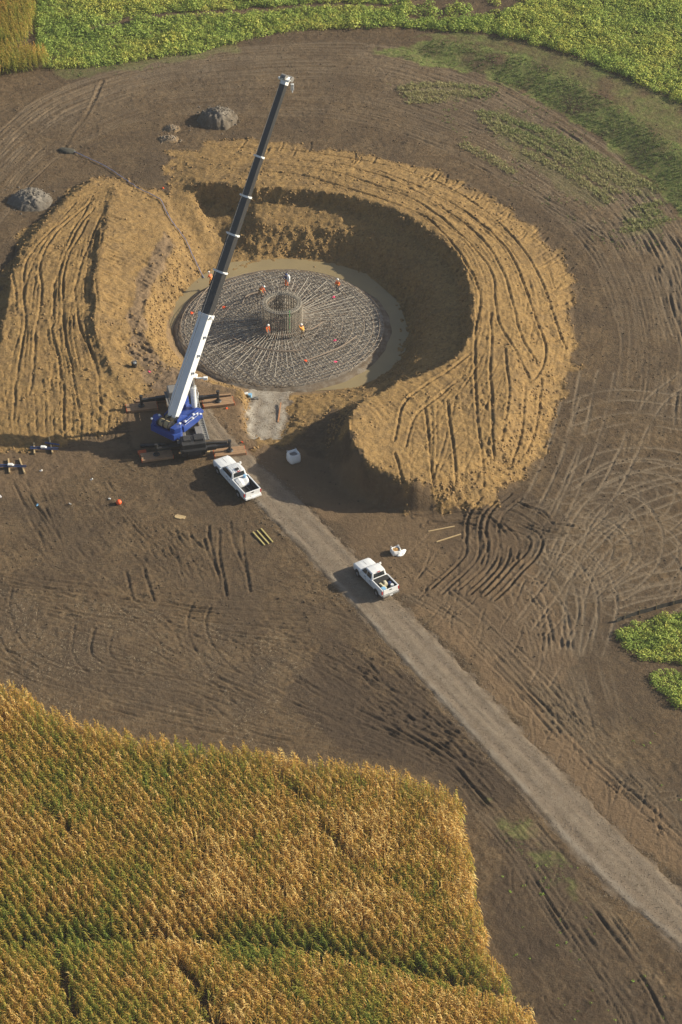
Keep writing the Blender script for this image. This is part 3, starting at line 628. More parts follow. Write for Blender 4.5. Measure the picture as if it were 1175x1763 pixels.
# ------------------------------------------------------------------ crops and weeds (numpy instancing into one mesh each)
def leafmat(name, stops, transl=.25):
    m = NT(name, .65, .25); c = m.ramp(m.attr('tint'), stops); m.col(c)
    tr = m.n('ShaderNodeBsdfTranslucent'); m.l(c, tr.inputs[0]); mx = m.n('ShaderNodeMixShader'); mx.inputs[0].default_value = transl
    out = m.t.nodes['Material Output']; m.l(m.p.outputs[0], mx.inputs[1]); m.l(tr.outputs[0], mx.inputs[2]); m.l(mx.outputs[0], out.inputs[0]); return m.m
def scatter(name, templates, xy, zoff, sc, tint, tj, mat, label, cat, hs=None):
    """templates: list of (verts (k,3), quads (m,4), dt (k,)); placed at xy with random turns"""
    n = len(xy); x, y = xy[:, 0], xy[:, 1]; z = tz(x, y) + zoff; ang = rng.random(n)*2*np.pi; pick = rng.integers(0, len(templates), n)
    hs = sc if hs is None else hs
    Vs, Fs, Ts = [], [], []; off = 0
    for k, (v, f, dt) in enumerate(templates):
        s = np.where(pick == k)[0]
        if not len(s): continue
        c, d = np.cos(ang[s])[:, None], np.sin(ang[s])[:, None]
        vx = (v[None, :, 0]*c - v[None, :, 1]*d)*sc[s][:, None] + x[s][:, None]
        vy = (v[None, :, 0]*d + v[None, :, 1]*c)*sc[s][:, None] + y[s][:, None]
        vz = v[None, :, 2]*hs[s][:, None] + z[s][:, None]
        Vs.append(np.stack([vx, vy, vz], -1).reshape(-1, 3))
        Fs.append((f[None] + (off + np.arange(len(s))*len(v))[:, None, None]).reshape(-1, 4)); off += len(s)*len(v)
        Ts.append((tint[s][:, None] + dt[None]*tj).ravel())
    o = np_mesh(name, np.concatenate(Vs), np.concatenate(Fs), mat, dict(tint=np.clip(np.concatenate(Ts), 0, 1)), smooth=False)
    return tag(o, label, cat, kind='stuff')
def poly_points(pts, spacing, jit=.35, poly=None):
    p = poly or gp(pts); xs = [q[0] for q in p]; ys = [q[1] for q in p]
    x, y = np.meshgrid(np.arange(min(xs), max(xs), spacing), np.arange(min(ys), max(ys), spacing))
    x = x + rng.normal(0, jit*spacing, x.shape); y = y + rng.normal(0, jit*spacing, y.shape)
    k = pip(p, x + .6*fbm(x, y, 3, 81, 2), y + .6*fbm(x, y, 3, 83, 2)); return np.stack([x[k], y[k]], -1)
def leaf_strip(V, F_, D, p0, az, L, wd, rise, droop, dt, seg=3, twist=0.0):
    b = len(V); c, s = math.cos(az), math.sin(az)
    for i in range(seg + 1):
        t = i/seg; r = L*t; z = p0[2] + rise*t - droop*t*t; w_ = wd*(1 - .75*t**2)/2; tw = twist*t
        px, py = p0[0] + c*r, p0[1] + s*r; ox, oy, oz = -s*w_*math.cos(tw), c*w_*math.cos(tw), w_*math.sin(tw)
        V += [(px + ox, py + oy, z + oz), (px - ox, py - oy, z - oz)]; D += [dt + .12*t]*2
        if i: F_.append((b + 2*i - 2, b + 2*i - 1, b + 2*i + 1, b + 2*i))
def corn_template():
    V, F_, D = [], [], []; a0 = random.random()*6.28; hs_ = random.uniform(2.0, 2.4)
    for k in range(10):
        h = .5 + (hs_ - .75)*k/9; az = a0 + math.pi*k + random.uniform(-.5, .5)
        leaf_strip(V, F_, D, (0, 0, h), az, random.uniform(.32, .52)*(1 - .25*(k > 7)), random.uniform(.075, .11), random.uniform(.15, .4), random.uniform(.35, .8), -.38 + .055*k + random.uniform(-.12, .12), 3, random.uniform(-1, 1))
    for k in range(4):
        leaf_strip(V, F_, D, (0, 0, hs_ - .15), random.random()*6.28, random.uniform(.10, .22), .045, random.uniform(.22, .35), .05, random.uniform(.15, .4), 1)
    b = len(V); V += [(-.015, 0, 0), (.015, 0, 0), (.012, 0, hs_), (-.012, 0, hs_)]; F_.append((b, b + 1, b + 2, b + 3)); D += [-.1]*4
    b = len(V); V += [(.0, -.05, .9), (.0, .05, .9), (.06, .04, 1.15), (.06, -.04, 1.15)]; F_.append((b, b + 1, b + 2, b + 3)); D += [.2]*4
    return np.array(V), np.array(F_), np.array(D)
def bush_template(n=46, r=.44, h=.55, lw=.085):
    V, F_, D = [], [], []
    for k in range(n):
        th = random.random()*6.28; ph = math.acos(random.uniform(0.0, 1)); q = random.uniform(.65, 1.0)
        c = Vector((r*q*math.sin(ph)*math.cos(th), r*q*math.sin(ph)*math.sin(th), h*q*math.cos(ph)*.95 + .05))
        nn = (Vector((math.sin(ph)*math.cos(th), math.sin(ph)*math.sin(th), math.cos(ph) + .5)) + Vector([random.gauss(0, .5) for _ in range(3)])).normalized()
        a = nn.orthogonal().normalized(); bb = nn.cross(a); t = random.random()*6.28; a, bb = a*math.cos(t) + bb*math.sin(t), bb*math.cos(t) - a*math.sin(t)
        s = lw*random.uniform(.7, 1.3); i0 = len(V)
        V += [tuple(c - a*s), tuple(c + bb*s*.55 + nn*.02), tuple(c + a*s), tuple(c - bb*s*.55 + nn*.02)]; F_.append((i0, i0 + 1, i0 + 2, i0 + 3)); D += [random.uniform(-.3, .3) + .2*(c.z/h - .6)]*4
    return np.array(V), np.array(F_), np.array(D)
def tuft_template(n=12, h=.35, spread=.22):
    V, F_, D = [], [], []
    for k in range(n):
        leaf_strip(V, F_, D, (random.gauss(0, spread*.4), random.gauss(0, spread*.4), 0), random.random()*6.28, random.uniform(.4, 1)*spread, .05, h*random.uniform(.7, 1.2), h*.3, random.uniform(-.3, .3), 2)
    return np.array(V), np.array(F_), np.array(D)
M_corn = leafmat('maize_leaves', [(0, (.15, .22, .035)), (.3, (.32, .33, .055)), (.5, (.46, .345, .07)), (.75, (.58, .32, .075)), (1, (.80, .60, .23))], .3)
M_soy = leafmat('soy_leaves', [(0, (.19, .29, .06)), (.4, (.34, .44, .09)), (.65, (.52, .52, .11)), (1, (.70, .56, .10))], .25)
M_grass = leafmat('weed_leaves', [(0, (.09, .14, .035)), (.5, (.21, .27, .08)), (1, (.42, .38, .18))], .2)
M_seed = leafmat('seedling_leaves', [(0, (.12, .25, .03)), (1, (.28, .42, .05))], .2)
corns = [corn_template() for _ in range(14)]; bushes = [bush_template() for _ in range(10)]; tufts = [tuft_template() for _ in range(10)]
# foreground maize, in rows
corn_poly = gp([(-90, 1160), (0, 1200), (60, 1226), (130, 1252), (230, 1285), (330, 1298), (430, 1312), (540, 1328), (640, 1338), (715, 1362), (770, 1376), (797, 1410), (806, 1470), (820, 1560), (842, 1645), (878, 1725), (925, 1800), (980, 1900), (-90, 1900)])
corn_poly = [(p[0], max(p[1], Y0 + 1.5)) for p in corn_poly]
rd = (P(200, 1560) - P(100, 1450)).to_2d().normalized(); rn = Vector((-rd.y, rd.x))
xs, ys = [], []
for i in range(-150, 150):
    t = np.arange(-75, 75, .21) + random.random()*.2; t = t + rng.normal(0, .03, len(t)); o_ = i*.76; org = Vector((-20, -85))
    xs.append(org.x + rn.x*o_ + rd.x*t + rng.normal(0, .05, len(t))); ys.append(org.y + rn.y*o_ + rd.y*t + rng.normal(0, .05, len(t)))
xs = np.concatenate(xs); ys = np.concatenate(ys)
k = pip(corn_poly, xs + 1.0*fbm(xs, ys, 2.5, 91, 3), ys + 1.0*fbm(xs, ys, 2.5, 93, 3)); xs, ys = xs[k], ys[k]
def line_d(pts, x, y):
    p = gpath(pts, 1.0); d = np.full(x.shape, 99.0)
    for a, b in zip(p[:-1], p[1:]):
        dx, dy = b[0] - a[0], b[1] - a[1]; t = np.clip(((x - a[0])*dx + (y - a[1])*dy)/(dx*dx + dy*dy + 1e-9), 0, 1); d = np.minimum(d, np.hypot(x - a[0] - t*dx, y - a[1] - t*dy))
    return d
way = line_d([(-60, 1640), (100, 1636), (220, 1632), (330, 1632), (480, 1645), (620, 1665), (760, 1700), (930, 1745)], xs, ys)
gaps = np.minimum.reduce([line_d(q, xs, ys) for q in ([(285, 1668), (330, 1700), (390, 1790)], [(320, 1690), (345, 1735), (380, 1800)], [(80, 1400), (105, 1430), (130, 1460)], [(470, 1335), (500, 1370), (525, 1400)], [(100, 1660), (120, 1720), (130, 1780)], [(560, 1440), (600, 1490)])])
keep = (rng.random(len(xs)) > np.where(way < .4, .5, 0)) & ((gaps > .45) | (rng.random(len(xs)) < .3)) & (rng.random(len(xs)) > .03); xs, ys, way = xs[keep], ys[keep], way[keep]
gn = fbm(xs, ys, 7.0, 95, 4, .6); gn2 = fbm(xs, ys, 2.0, 97, 2)
tint = .56 - .20*np.clip(gn*2.2 + .05, -1, 1) + .14*gn2 + rng.normal(0, .16, len(xs)) - .22*np.exp(-(way/2.0)**2)*np.clip(.6 + 1.5*fbm(xs, ys, 5, 98, 2), 0, 1.3) - .16*np.clip(fbm(xs, ys, 2.6, 96, 3)*2, -.6, 1)
edge_d = line_d([(0, 1200), (130, 1252), (330, 1298), (540, 1328), (715, 1362), (797, 1410), (820, 1560), (878, 1725)], xs, ys); tint += .14*np.exp(-(edge_d/2.0)**2)
hh = (1 + .10*gn2 + rng.normal(0, .05, len(xs)))*(1 - .28*np.exp(-(way/1.1)**2))
scatter('maize_field', corns, np.stack([xs, ys], -1), -.03, np.clip(rng.normal(1, .08, len(xs)), .8, 1.2), tint, .75, M_corn, 'ripening golden maize field in rows along the bottom left of the site', 'maize', hh)
# maize in the far left corner
a = poly_points([(-60, 95), (40, 88), (80, 100), (88, 118), (-60, 142)], .42, .25); b = poly_points([(-60, -40), (60, -40), (62, 40), (48, 78), (-60, 90)], .42, .25)
for pp, nm, lb in ((a, 'maize_strip', 'short strip of pale maize at the field corner, upper left edge'), (b, 'maize_patch', 'yellow green maize stand in the far top left corner')):
    scatter(nm, corns, pp, -.03, np.full(len(pp), 1.0), .42 + .25*fbm(pp[:, 0], pp[:, 1], 4, 99, 2) + rng.normal(0, .08, len(pp)), .6, M_corn, lb, 'maize', np.full(len(pp), .95))
# soy
def soy(name, polys, label, spacing=.55, base=.45, sc=1.0, gapl=None, thin=0.0, amp=.3, row=None):
    pp = np.concatenate([poly_points(q, spacing) for q in polys])
    if gapl: pp = pp[line_d(gapl, pp[:, 0], pp[:, 1]) > .75]
    if thin: n_ = fbm(pp[:, 0], pp[:, 1], 2.5, 103, 2); pp = pp[n_ > thin]
    t = base + amp*fbm(pp[:, 0], pp[:, 1], 6, 105, 4, .7)*1.2 + rng.normal(0, .07, len(pp))
    s = np.clip(1 + .35*fbm(pp[:, 0], pp[:, 1], 1.6, 107, 2) + rng.normal(0, .12, len(pp)), .5, 1.6)*sc*1.22
    return scatter(name, bushes, pp, -.04, s, t, .5, M_soy, label, 'soybean crop', s*np.clip(1 + .5*fbm(pp[:, 0], pp[:, 1], 2.2, 109, 2), .5, 1.6))
soy('soybean_field', [[(90, 122), (64, 90), (62, 40), (64, -50), (560, -50), (640, -20), (700, 20), (700, 46), (560, 52), (470, 56), (400, 74), (330, 92), (250, 104), (170, 114)]],
    'green and yellow soybean field along the far left edge of the site', .52, .44, 1.05, [(160, 50), (200, 42), (260, 29), (400, 21), (560, 10), (720, 12)])
soy('soybean_field', [[(860, 26), (1000, -50), (1320, -50), (1320, 240), (1180, 180), (1100, 144), (1000, 102), (900, 70), (800, 54), (700, 50), (700, 36)]], 'smooth bright green soybean field beyond the grassy bank, far right', .50, .44, 1.0, None, 0, .18)
soy('weedy_scrub', [[(560, -50), (1000, -50), (860, 22), (700, 30), (640, -5)]], 'patchy yellow green scrub between the two soybean fields, top edge', .75, .50, 1.15, None, -.12, .35)
soy('green_crop_patch', [[(1064, 1092), (1085, 1078), (1120, 1068), (1180, 1055), (1320, 1035), (1320, 1185), (1175, 1148), (1110, 1134), (1080, 1116)], [(1118, 1160), (1140, 1152), (1175, 1158), (1320, 1190), (1320, 1330), (1175, 1222), (1140, 1190)]],
    'small leafy green crop patch beyond the silt fence at the right edge', .42, .40, .85, None, 0, .2)
# weeds on the bank and on the pad
def weeds(name, polys, label, spacing, thin, sc, base=.5, h=1.0, mat=None, tmp=None, cat='weeds', lines=None):
    pp = np.concatenate([poly_points(q, spacing, .5) for q in polys])
    if lines: d_ = np.minimum.reduce([line_d(q, pp[:, 0], pp[:, 1]) for q in lines]); pp = pp[d_ + rng.normal(0, .2, len(pp)) < .62]
    n_ = fbm(pp[:, 0], pp[:, 1], 2.0, 113, 3); pp = pp[n_ > thin]
    t = base + .5*fbm(pp[:, 0], pp[:, 1], 5, 115, 3) + rng.normal(0, .1, len(pp)); s = np.clip(rng.normal(sc, sc*.25, len(pp)), .3*sc, 2*sc)
    scatter(name, tmp or tufts, pp, -.03, s, t, .5, mat or M_grass, label, cat, s*h)
weeds('bank_grass', [[(690, 96), (760, 68), (880, 90), (980, 132), (1080, 190), (1180, 262), (1300, 360), (1300, 490), (1180, 375), (1100, 292), (1030, 232), (930, 172), (830, 127)]], 'rough green grass on the curved bank below the far soybean field', .34, -.3, .6, .36)
WR = wrows
weeds('weed_strips', [[(680, 138), (780, 130), (900, 150), (1010, 215), (1160, 310), (1180, 400), (1060, 420), (880, 320), (780, 260), (690, 190)]], 'straggling strips of pale green weeds left on the bare soil', .24, -.6, .85, .85, 1.0, lines=WR)
weeds('sparse_weeds', [[(660, 140), (900, 150), (1180, 340), (1180, 430), (1050, 430), (900, 330), (780, 230)], [(95, 110), (400, 66), (500, 60), (400, 92), (230, 128), (110, 140)]], 'thin scattered weeds between the strips and along the field edge', .7, .12, .6, .6)
weeds('roadside_grass', [[(828, 1378), (870, 1368), (900, 1385), (960, 1470), (1020, 1570), (950, 1530), (870, 1440)]], 'faint green grass beside the gravel road by the maize corner', .35, .15, .45, .5, .5)
weeds('seedlings', [[(840, 1430), (960, 1420), (1060, 1560), (1170, 1660), (1175, 1760), (960, 1760), (880, 1640)], [(1080, 1210), (1175, 1260), (1175, 1400), (1110, 1330), (1060, 1240)]], 'tiny bright green seedlings scattered on the dark soil', 1.5, .02, .62, .6, .8, M_seed, [bush_template(7, .22, .16, .09) for _ in range(6)])
# clods of soil and straw litter
def lump_template():
    bm = bmesh.new(); bmesh.ops.create_cube(bm, size=1.0); bmesh.ops.subdivide_edges(bm, edges=bm.edges, cuts=1, use_grid_fill=True)
    for v in bm.verts: v.co = v.co.normalized()*.5*random.uniform(.7, 1.25); v.co.z *= .75
    V = np.array([tuple(v.co) for v in bm.verts]); F_ = np.array([[v.index for v in f.verts] for f in bm.faces]); bm.free(); return V, F_, np.zeros(len(V)) + random.uniform(-.5, .5)
lumps = [lump_template() for _ in range(10)]
def clods(name, label, n, test, sizes, c0, c1, cat='clods'):
    px = rng.uniform(X0 + 1, X1 - 1, n*40); py = rng.uniform(-60, Y1 - 1, n*40); i = np.searchsorted(gx, px) - 1; j = np.searchsorted(gy, py) - 1
    k = np.where(rng.random(len(px)) < test[j, i])[0][:n]; pp = np.stack([px[k], py[k]], -1)
    m = NT(name, .95, .1); c = m.ramp(m.attr('tint'), [(0, c0), (1, c1)]); m.col(m.mix(m.noise(8, 3), c, c0)); m.bump(m.noise(12, 3), .6, .05)
    s = rng.uniform(0, 1, len(k))**3*(sizes[1] - sizes[0]) + sizes[0]
    scatter(name, lumps, pp, .02, s, np.full(len(k), .5), .9, m.m, label, cat)
toe = np.clip(1 - np.abs(clay - .5)*2.4, 0, 1); sl = np.clip((slope - .3)*1.5, 0, 1)*(rr > 13.4)
clods('clay_clods', 'loose tan clay clods along the spoil ring and pit slopes', 14000, np.clip(toe*.8 + sl*.6*np.maximum(clay, rr < 27) + clay*.06*ragged + .0, 0, 1)*(rr > 13.3), (.07, .34), (.24, .155, .072), (.38, .25, .12))
clods('soil_clods', 'small dark soil clods strewn over the bare ground', 14000, (1 - clay)*(.02 + .12*np.clip(ragged - .5, 0, 1))*(rr > 13.5), (.05, .22), (.08, .058, .038), (.24, .185, .125))
def stones(name, label, polys, spacing, c0, c1, sz):
    pp = np.concatenate([poly_points(q, spacing, .6) for q in polys]); m = NT(name, .9, .2); m.col(m.ramp(m.attr('tint'), [(0, c0), (1, c1)]))
    i = np.searchsorted(gx, pp[:, 0]) - 1; j = np.searchsorted(gy, pp[:, 1]) - 1
    scatter(name, lumps, pp, .02 + .105*np.clip(roadm + rampm, 0, 1)[j, i], rng.uniform(0, 1, len(pp))**2*sz + .05, rng.random(len(pp)), .6, m.m, label, 'gravel stones')
stones('gravel_stones', 'loose pale stones lying on the gravel road and spilling over its edges', [[(318, 690), (345, 765), (392, 835), (437, 872), (500, 940), (568, 1010), (636, 1086), (724, 1186), (812, 1286), (878, 1356), (955, 1446), (1045, 1540), (1200, 1672), (1200, 1546), (1103, 1454), (1024, 1376), (954, 1306), (884, 1230), (794, 1134), (704, 1042), (629, 964), (564, 900), (505, 838), (456, 796), (404, 748), (356, 690)]], .25, (.17, .132, .095), (.33, .27, .20), .05)
stones('ramp_stones', 'loose stones on the short gravel ramp into the pit', [[(424, 668), (422, 752), (492, 752), (500, 690), (506, 668)]], .25, (.22, .18, .135), (.46, .40, .32), .07)
V = np.array([(-.5, -.05, 0), (.5, -.05, .02), (.5, .05, .05), (-.5, .05, .03)]); sticks = [(V, np.array([[0, 1, 2, 3]]), np.array([0.]*4))]
pp = np.concatenate([poly_points(q, .33, .6) for q in ([(690, 145), (860, 150), (1000, 250), (1160, 345), (1150, 420), (1050, 420), (900, 330), (760, 190)], [(-60, 1010), (200, 1040), (500, 1100), (560, 1270), (430, 1290), (200, 1260), (-60, 1170)])])
pp = pp[fbm(pp[:, 0], pp[:, 1], 3, 121, 3) > .02]; sm = NT('straw', .8, .2); sm.col(sm.ramp(sm.attr('tint'), [(0, (.22, .17, .11)), (1, (.50, .41, .28))]))
scatter('straw_litter', sticks, pp, .03, rng.uniform(.10, .30, len(pp)), rng.random(len(pp)), .1, sm.m, 'pale crop stubble and straw scattered over the stripped soil', 'straw litter')

# ------------------------------------------------------------------ object materials
M_rust = paint('rusty_rebar', (.27, .215, .165), .8, .5, (.30, .16, .08), scale=6)
M_rebar = paint('grey_rebar', (.42, .38, .32), .7, .4, (.22, .15, .10), scale=4)
M_bolt = paint('galvanised_bolt', (.34, .31, .26), .6, .4, (.22, .15, .09), scale=5)
M_green = paint('green_tape', (.03, .42, .10), .6, .1)
M_white = paint('white_paint', (.80, .81, .82), .30, .10, (.5, .45, .38))
M_cwhite = paint('crane_white', (.78, .80, .82), .35, .10, (.5, .46, .4))
M_blue = paint('crane_blue', (.024, .062, .29), .35, .15, (.05, .06, .15))
M_black = paint('black_steel', (.022, .022, .024), .5, .4, (.07, .06, .05))
M_boom = paint('boom_grey', (.040, .041, .045), .42, .25, (.07, .065, .06), spec=.5)
M_grey = paint('grey_steel', (.22, .21, .20), .55, .4, (.14, .11, .08))
M_rope = paint('rope_drum', (.45, .36, .20), .5, .4, (.2, .15, .08))
M_timber = paint('mat_timber', (.36, .22, .12), .9, .8, (.18, .11, .07), scale=2.5)
M_pale_timber = paint('pale_timber', (.52, .38, .20), .9, .4, (.3, .2, .1), scale=4)
M_orange = paint('orange_end', (.60, .12, .03), .7, .3)
M_tyre = paint('tyre', (.025, .024, .023), .85, .6, (.10, .075, .05), scale=5)
M_rim = paint('wheel_rim', (.35, .35, .36), .35, .2, metal=.6)
M_glass = paint('dark_glass', (.020, .024, .026), .08, .1, (.08, .07, .06), spec=.8)
M_bedliner = paint('bed_liner', (.025, .025, .026), .8, .3, (.08, .07, .06))
M_red = paint('red_lens', (.45, .02, .02), .25, .05)
M_lamp = paint('clear_lens', (.6, .62, .62), .15, .05)
M_chrome = paint('bumper_metal', (.55, .55, .54), .25, .3, metal=.7)
M_bag = paint('woven_bag', (.74, .75, .76), .75, .15, (.5, .47, .4), spec=.2)
M_sand = paint('tan_grain', (.58, .34, .13), .95, .5, (.4, .25, .1), scale=9)
M_skin = paint('skin', (.45, .26, .18), .6, 0)
M_hivis = paint('hivis_orange', (.85, .17, .03), .7, .05)
M_hivis2 = paint('hivis_yellow_orange', (.85, .34, .04), .7, .05)
M_vest = paint('hivis_band', (.70, .72, .25), .6, 0)
M_trous = paint('dark_trousers', (.035, .040, .055), .9, .4, (.12, .09, .06))
M_trous2 = paint('tan_trousers', (.20, .15, .10), .9, .4, (.3, .2, .1))
M_helmet = paint('white_helmet', (.80, .80, .78), .3, 0)
M_bluecloth = paint('blue_cloth', (.04, .07, .20), .8, .1)
M_hose = paint('lay_flat_hose', (.20, .23, .40), .45, .3, (.3, .25, .18), scale=2)
M_darkfab = paint('silt_fabric', (.03, .03, .028), .8, .3)
M_pink = paint('marker_pink', (.85, .10, .22), .6, 0)
M_redor = paint('marker_orange', (.90, .12, .03), .5, 0)
M_lblue = paint('light_blue_plastic', (.25, .50, .75), .4, .1)

# ------------------------------------------------------------------ foundation reinforcement
fz = PITZ + .34
def mat_z(r): return fz + .28 + .62*max(0.0, min(1, (11.3 - r)/9.0))
root = empty('foundation_rebar', (0, 0, 0), 0, 'round mat of rusty steel reinforcement bars laid out in the bottom of the pit', 'rebar mat')
root.location.z = fz; root.scale = (1.035, 1.035, 1)
def rz(r): return mat_z(r) - fz
for k in range(84):
    a = 2*math.pi*k/84 + .01; r1 = 7.4 + 3.2*(k % 3)/2*.8 + random.uniform(-.3, .3); d = Vector((math.cos(a), math.sin(a), 0))
    b = MB(); b.tube([d*2.15 + Vector((0, 0, rz(2.2) + .25)), d*3.2 + Vector((0, 0, rz(3.2) + .10)), d*5.5 + Vector((0, 0, rz(5.5) + .07)), d*r1 + Vector((0, 0, rz(r1) + .06))], .026, 4)
    b.build('radial_bar', M_rebar if k % 3 else M_rust, root)
for k, r in enumerate([2.6, 3.1, 4.2, 5.4, 6.6, 7.8, 9.0, 10.0, 10.7, 11.15]):
    b = MB(); N_ = 72
    pts = [Vector((r*math.cos(2*math.pi*i/N_), r*math.sin(2*math.pi*i/N_), rz(r) + .03 + .01*math.sin(i*3.1))) for i in range(N_)]
    for i in range(N_): b.cyl(pts[i], pts[(i + 1) % N_], .025, n=4, cap=False)
    b.build('hoop_bar', M_rust, root)
gb = MB()
def grid_bars(ang, sp, r0, zo, rad, lim=11.2):
    d = Vector((math.cos(ang), math.sin(ang), 0)); n_ = Vector((-d.y, d.x, 0)); o_ = -lim
    while o_ < lim:
        o_ += sp*random.uniform(.75, 1.25)
        if abs(o_) >= lim - .1: continue
        L = math.sqrt(lim*lim - o_*o_)*random.uniform(.97, 1.0); segs = []
        if abs(o_) < r0:
            c = math.sqrt(r0*r0 - o_*o_); segs = [(-L, -c), (c, L)]
        else: segs = [(-L, L)]
        for s0, s1 in segs:
            if s1 - s0 < .5: continue
            m_ = max(2, int((s1 - s0)/2.5)); j = random.uniform(-.03, .03)
            gb.tube([d*(s0 + (s1 - s0)*i/m_) + n_*(o_ + j*i) + Vector((0, 0, mat_z(math.hypot(o_, s0 + (s1 - s0)*i/m_)) - fz + zo)) for i in range(m_ + 1)], rad, 3)
da = (P(640, 640) - P(560, 560)).to_2d(); A1 = math.atan2(da.y, da.x)
grid_bars(A1, .36, 4.6, -.02, .027); grid_bars(A1 + math.pi/2, .62, 2.6, -.06, .026)
grid_bars(A1 + .75, .8, 3.2, -.20, .02); grid_bars(A1 + 2.2, .9, 3.2, -.24, .02)
o = gb.build('grid_bar', M_rebar, root); tag(o, kind='stuff')
sb = MB()
for k in range(260):
    a = random.random()*6.28; r = math.sqrt(random.uniform(.06, .98))*11; sb.cyl((r*math.cos(a), r*math.sin(a), 0), (r*math.cos(a), r*math.sin(a), rz(r)), .025, n=4)
tag(sb.build('support_stand', M_rust, root), kind='stuff')
# pedestal cage of anchor bolts
cage = empty('anchor_bolt_cage', (0, 0, fz), 0, 'tall round cage of upright anchor bolts standing in the middle of the rebar mat', 'bolt cage')
CH = 3.55
for k in range(96):
    rr_ = 2.14 if k % 2 else 1.84; a = 2*math.pi*(k//2 + (.25 if k % 2 else 0))/48
    p = Vector((rr_*math.cos(a), rr_*math.sin(a), .05)); b = MB(); b.cyl(p, p + Vector((0, 0, CH + random.uniform(-.06, .10))), .042, n=6)
    g_ = (k % 2 and abs(((a - 5.13 + math.pi) % (2*math.pi)) - math.pi) < .07)
    o = b.build('anchor_bolt', M_green if g_ else M_bolt, cage)
    if g_: o['label'] = 'bolt wrapped in green tape'
def ring_mesh(r0, r1, z0, z1, n=64):
    rs = []
    for i in range(n):
        a = 2*math.pi*i/n; c, s = math.cos(a), math.sin(a); rs.append([(r0*c, r0*s, z0), (r1*c, r1*s, z0), (r1*c, r1*s, z1), (r0*c, r0*s, z1)])
    rs.append(rs[0]); return MB().loft(rs, False)
ring_mesh(2.04, 2.24, CH - .26, CH - .18).build('template_ring', M_bolt, cage); ring_mesh(1.76, 1.92, CH - .26, CH - .18).build('template_ring', M_bolt, cage)
ring_mesh(1.66, 2.22, .06, .14).build('embedment_ring', M_rust, cage)
for z in (.7, 1.2, 1.7, 2.2, 2.7): ring_mesh(2.26, 2.31, z, z + .05).build('hoop_bar', M_rust, cage)
for z in (.9, 1.9, 2.9): ring_mesh(1.70, 1.75, z, z + .05).build('hoop_bar', M_rust, cage)
b = MB()
for k in range(72):
    a = 2*math.pi*k/72; p = Vector((2.34*math.cos(a), 2.34*math.sin(a), .1)); b.cyl(p, p + Vector((0, 0, CH - .6 + .1*math.sin(k*2.3))), .026, n=4)
tag(b.build('upright_bar', M_rebar, cage), kind='stuff')
# loose bent bars lying on the mat
def on_mat(u, v, dz=.12):
    q = P(u, v, fz + .5); r = math.hypot(q.x, q.y); q = P(u, v, mat_z(r)); return Vector((q.x, q.y, mat_z(math.hypot(q.x, q.y)) + dz))
for pts, w_, lb in (([(390, 577), (420, 592), (455, 602), (490, 606), (520, 604)], .07, 'dark bent steel bar lying below the bolt cage, left of centre'),
                    ([(528, 622), (560, 610), (590, 597), (615, 580)], .07, 'brown bent bar bundle on the lower right of the rebar mat'),
                    ([(520, 570), (537, 568), (550, 560), (556, 556)], .06, 'short bent bar beside the worker in yellow'),
                    ([(418, 523), (424, 512), (436, 507), (452, 503)], .07, 'bent bar left of the bolt cage near the upper worker'),
                    ([(432, 572), (455, 577), (480, 578), (505, 577)], .07, 'dark curved bar just below the bolt cage'),
                    ([(336, 540), (342, 520), (356, 500), (366, 492)], .06, 'curved brown bar near the far left rim of the mat')):
    c = [on_mat(*q) for q in pts]; b = MB()
    for j in (-1, 0, 1): b.tube(catmull([p + Vector((0, .07*j, .02*abs(j))) for p in c], .5), w_*.55, 5)
    tag(b.build('bent_rebar', M_rust), lb, 'steel bar', 'loose bent bars on the rebar mat')
for k, (u, v, lb) in enumerate([(575, 514, 'pink marker on the rebar mat below the far right worker'), (331, 541, 'small orange marker near the left rim of the mat'), (527, 623, 'orange marker beside the bent bar bundle'), (578, 625, 'pink marker near the lower right rim'), (577, 588, 'pink marker in the right middle of the mat'), (385, 531, 'orange marker left of the bolt cage')]):
    q = on_mat(u, v, .12); b = MB(); b.box((0, 0, .04), (.34, .2, .08), Matrix.Rotation(k, 4, 'Z')); b.box((.1, .05, .1), (.2, .14, .05), Matrix.Rotation(k + 1, 4, 'Z'))
    o = b.build('marker', M_pink if 'pink' in lb else M_redor); o.location = q; tag(o, lb, 'marker', 'bright markers on the rebar mat')

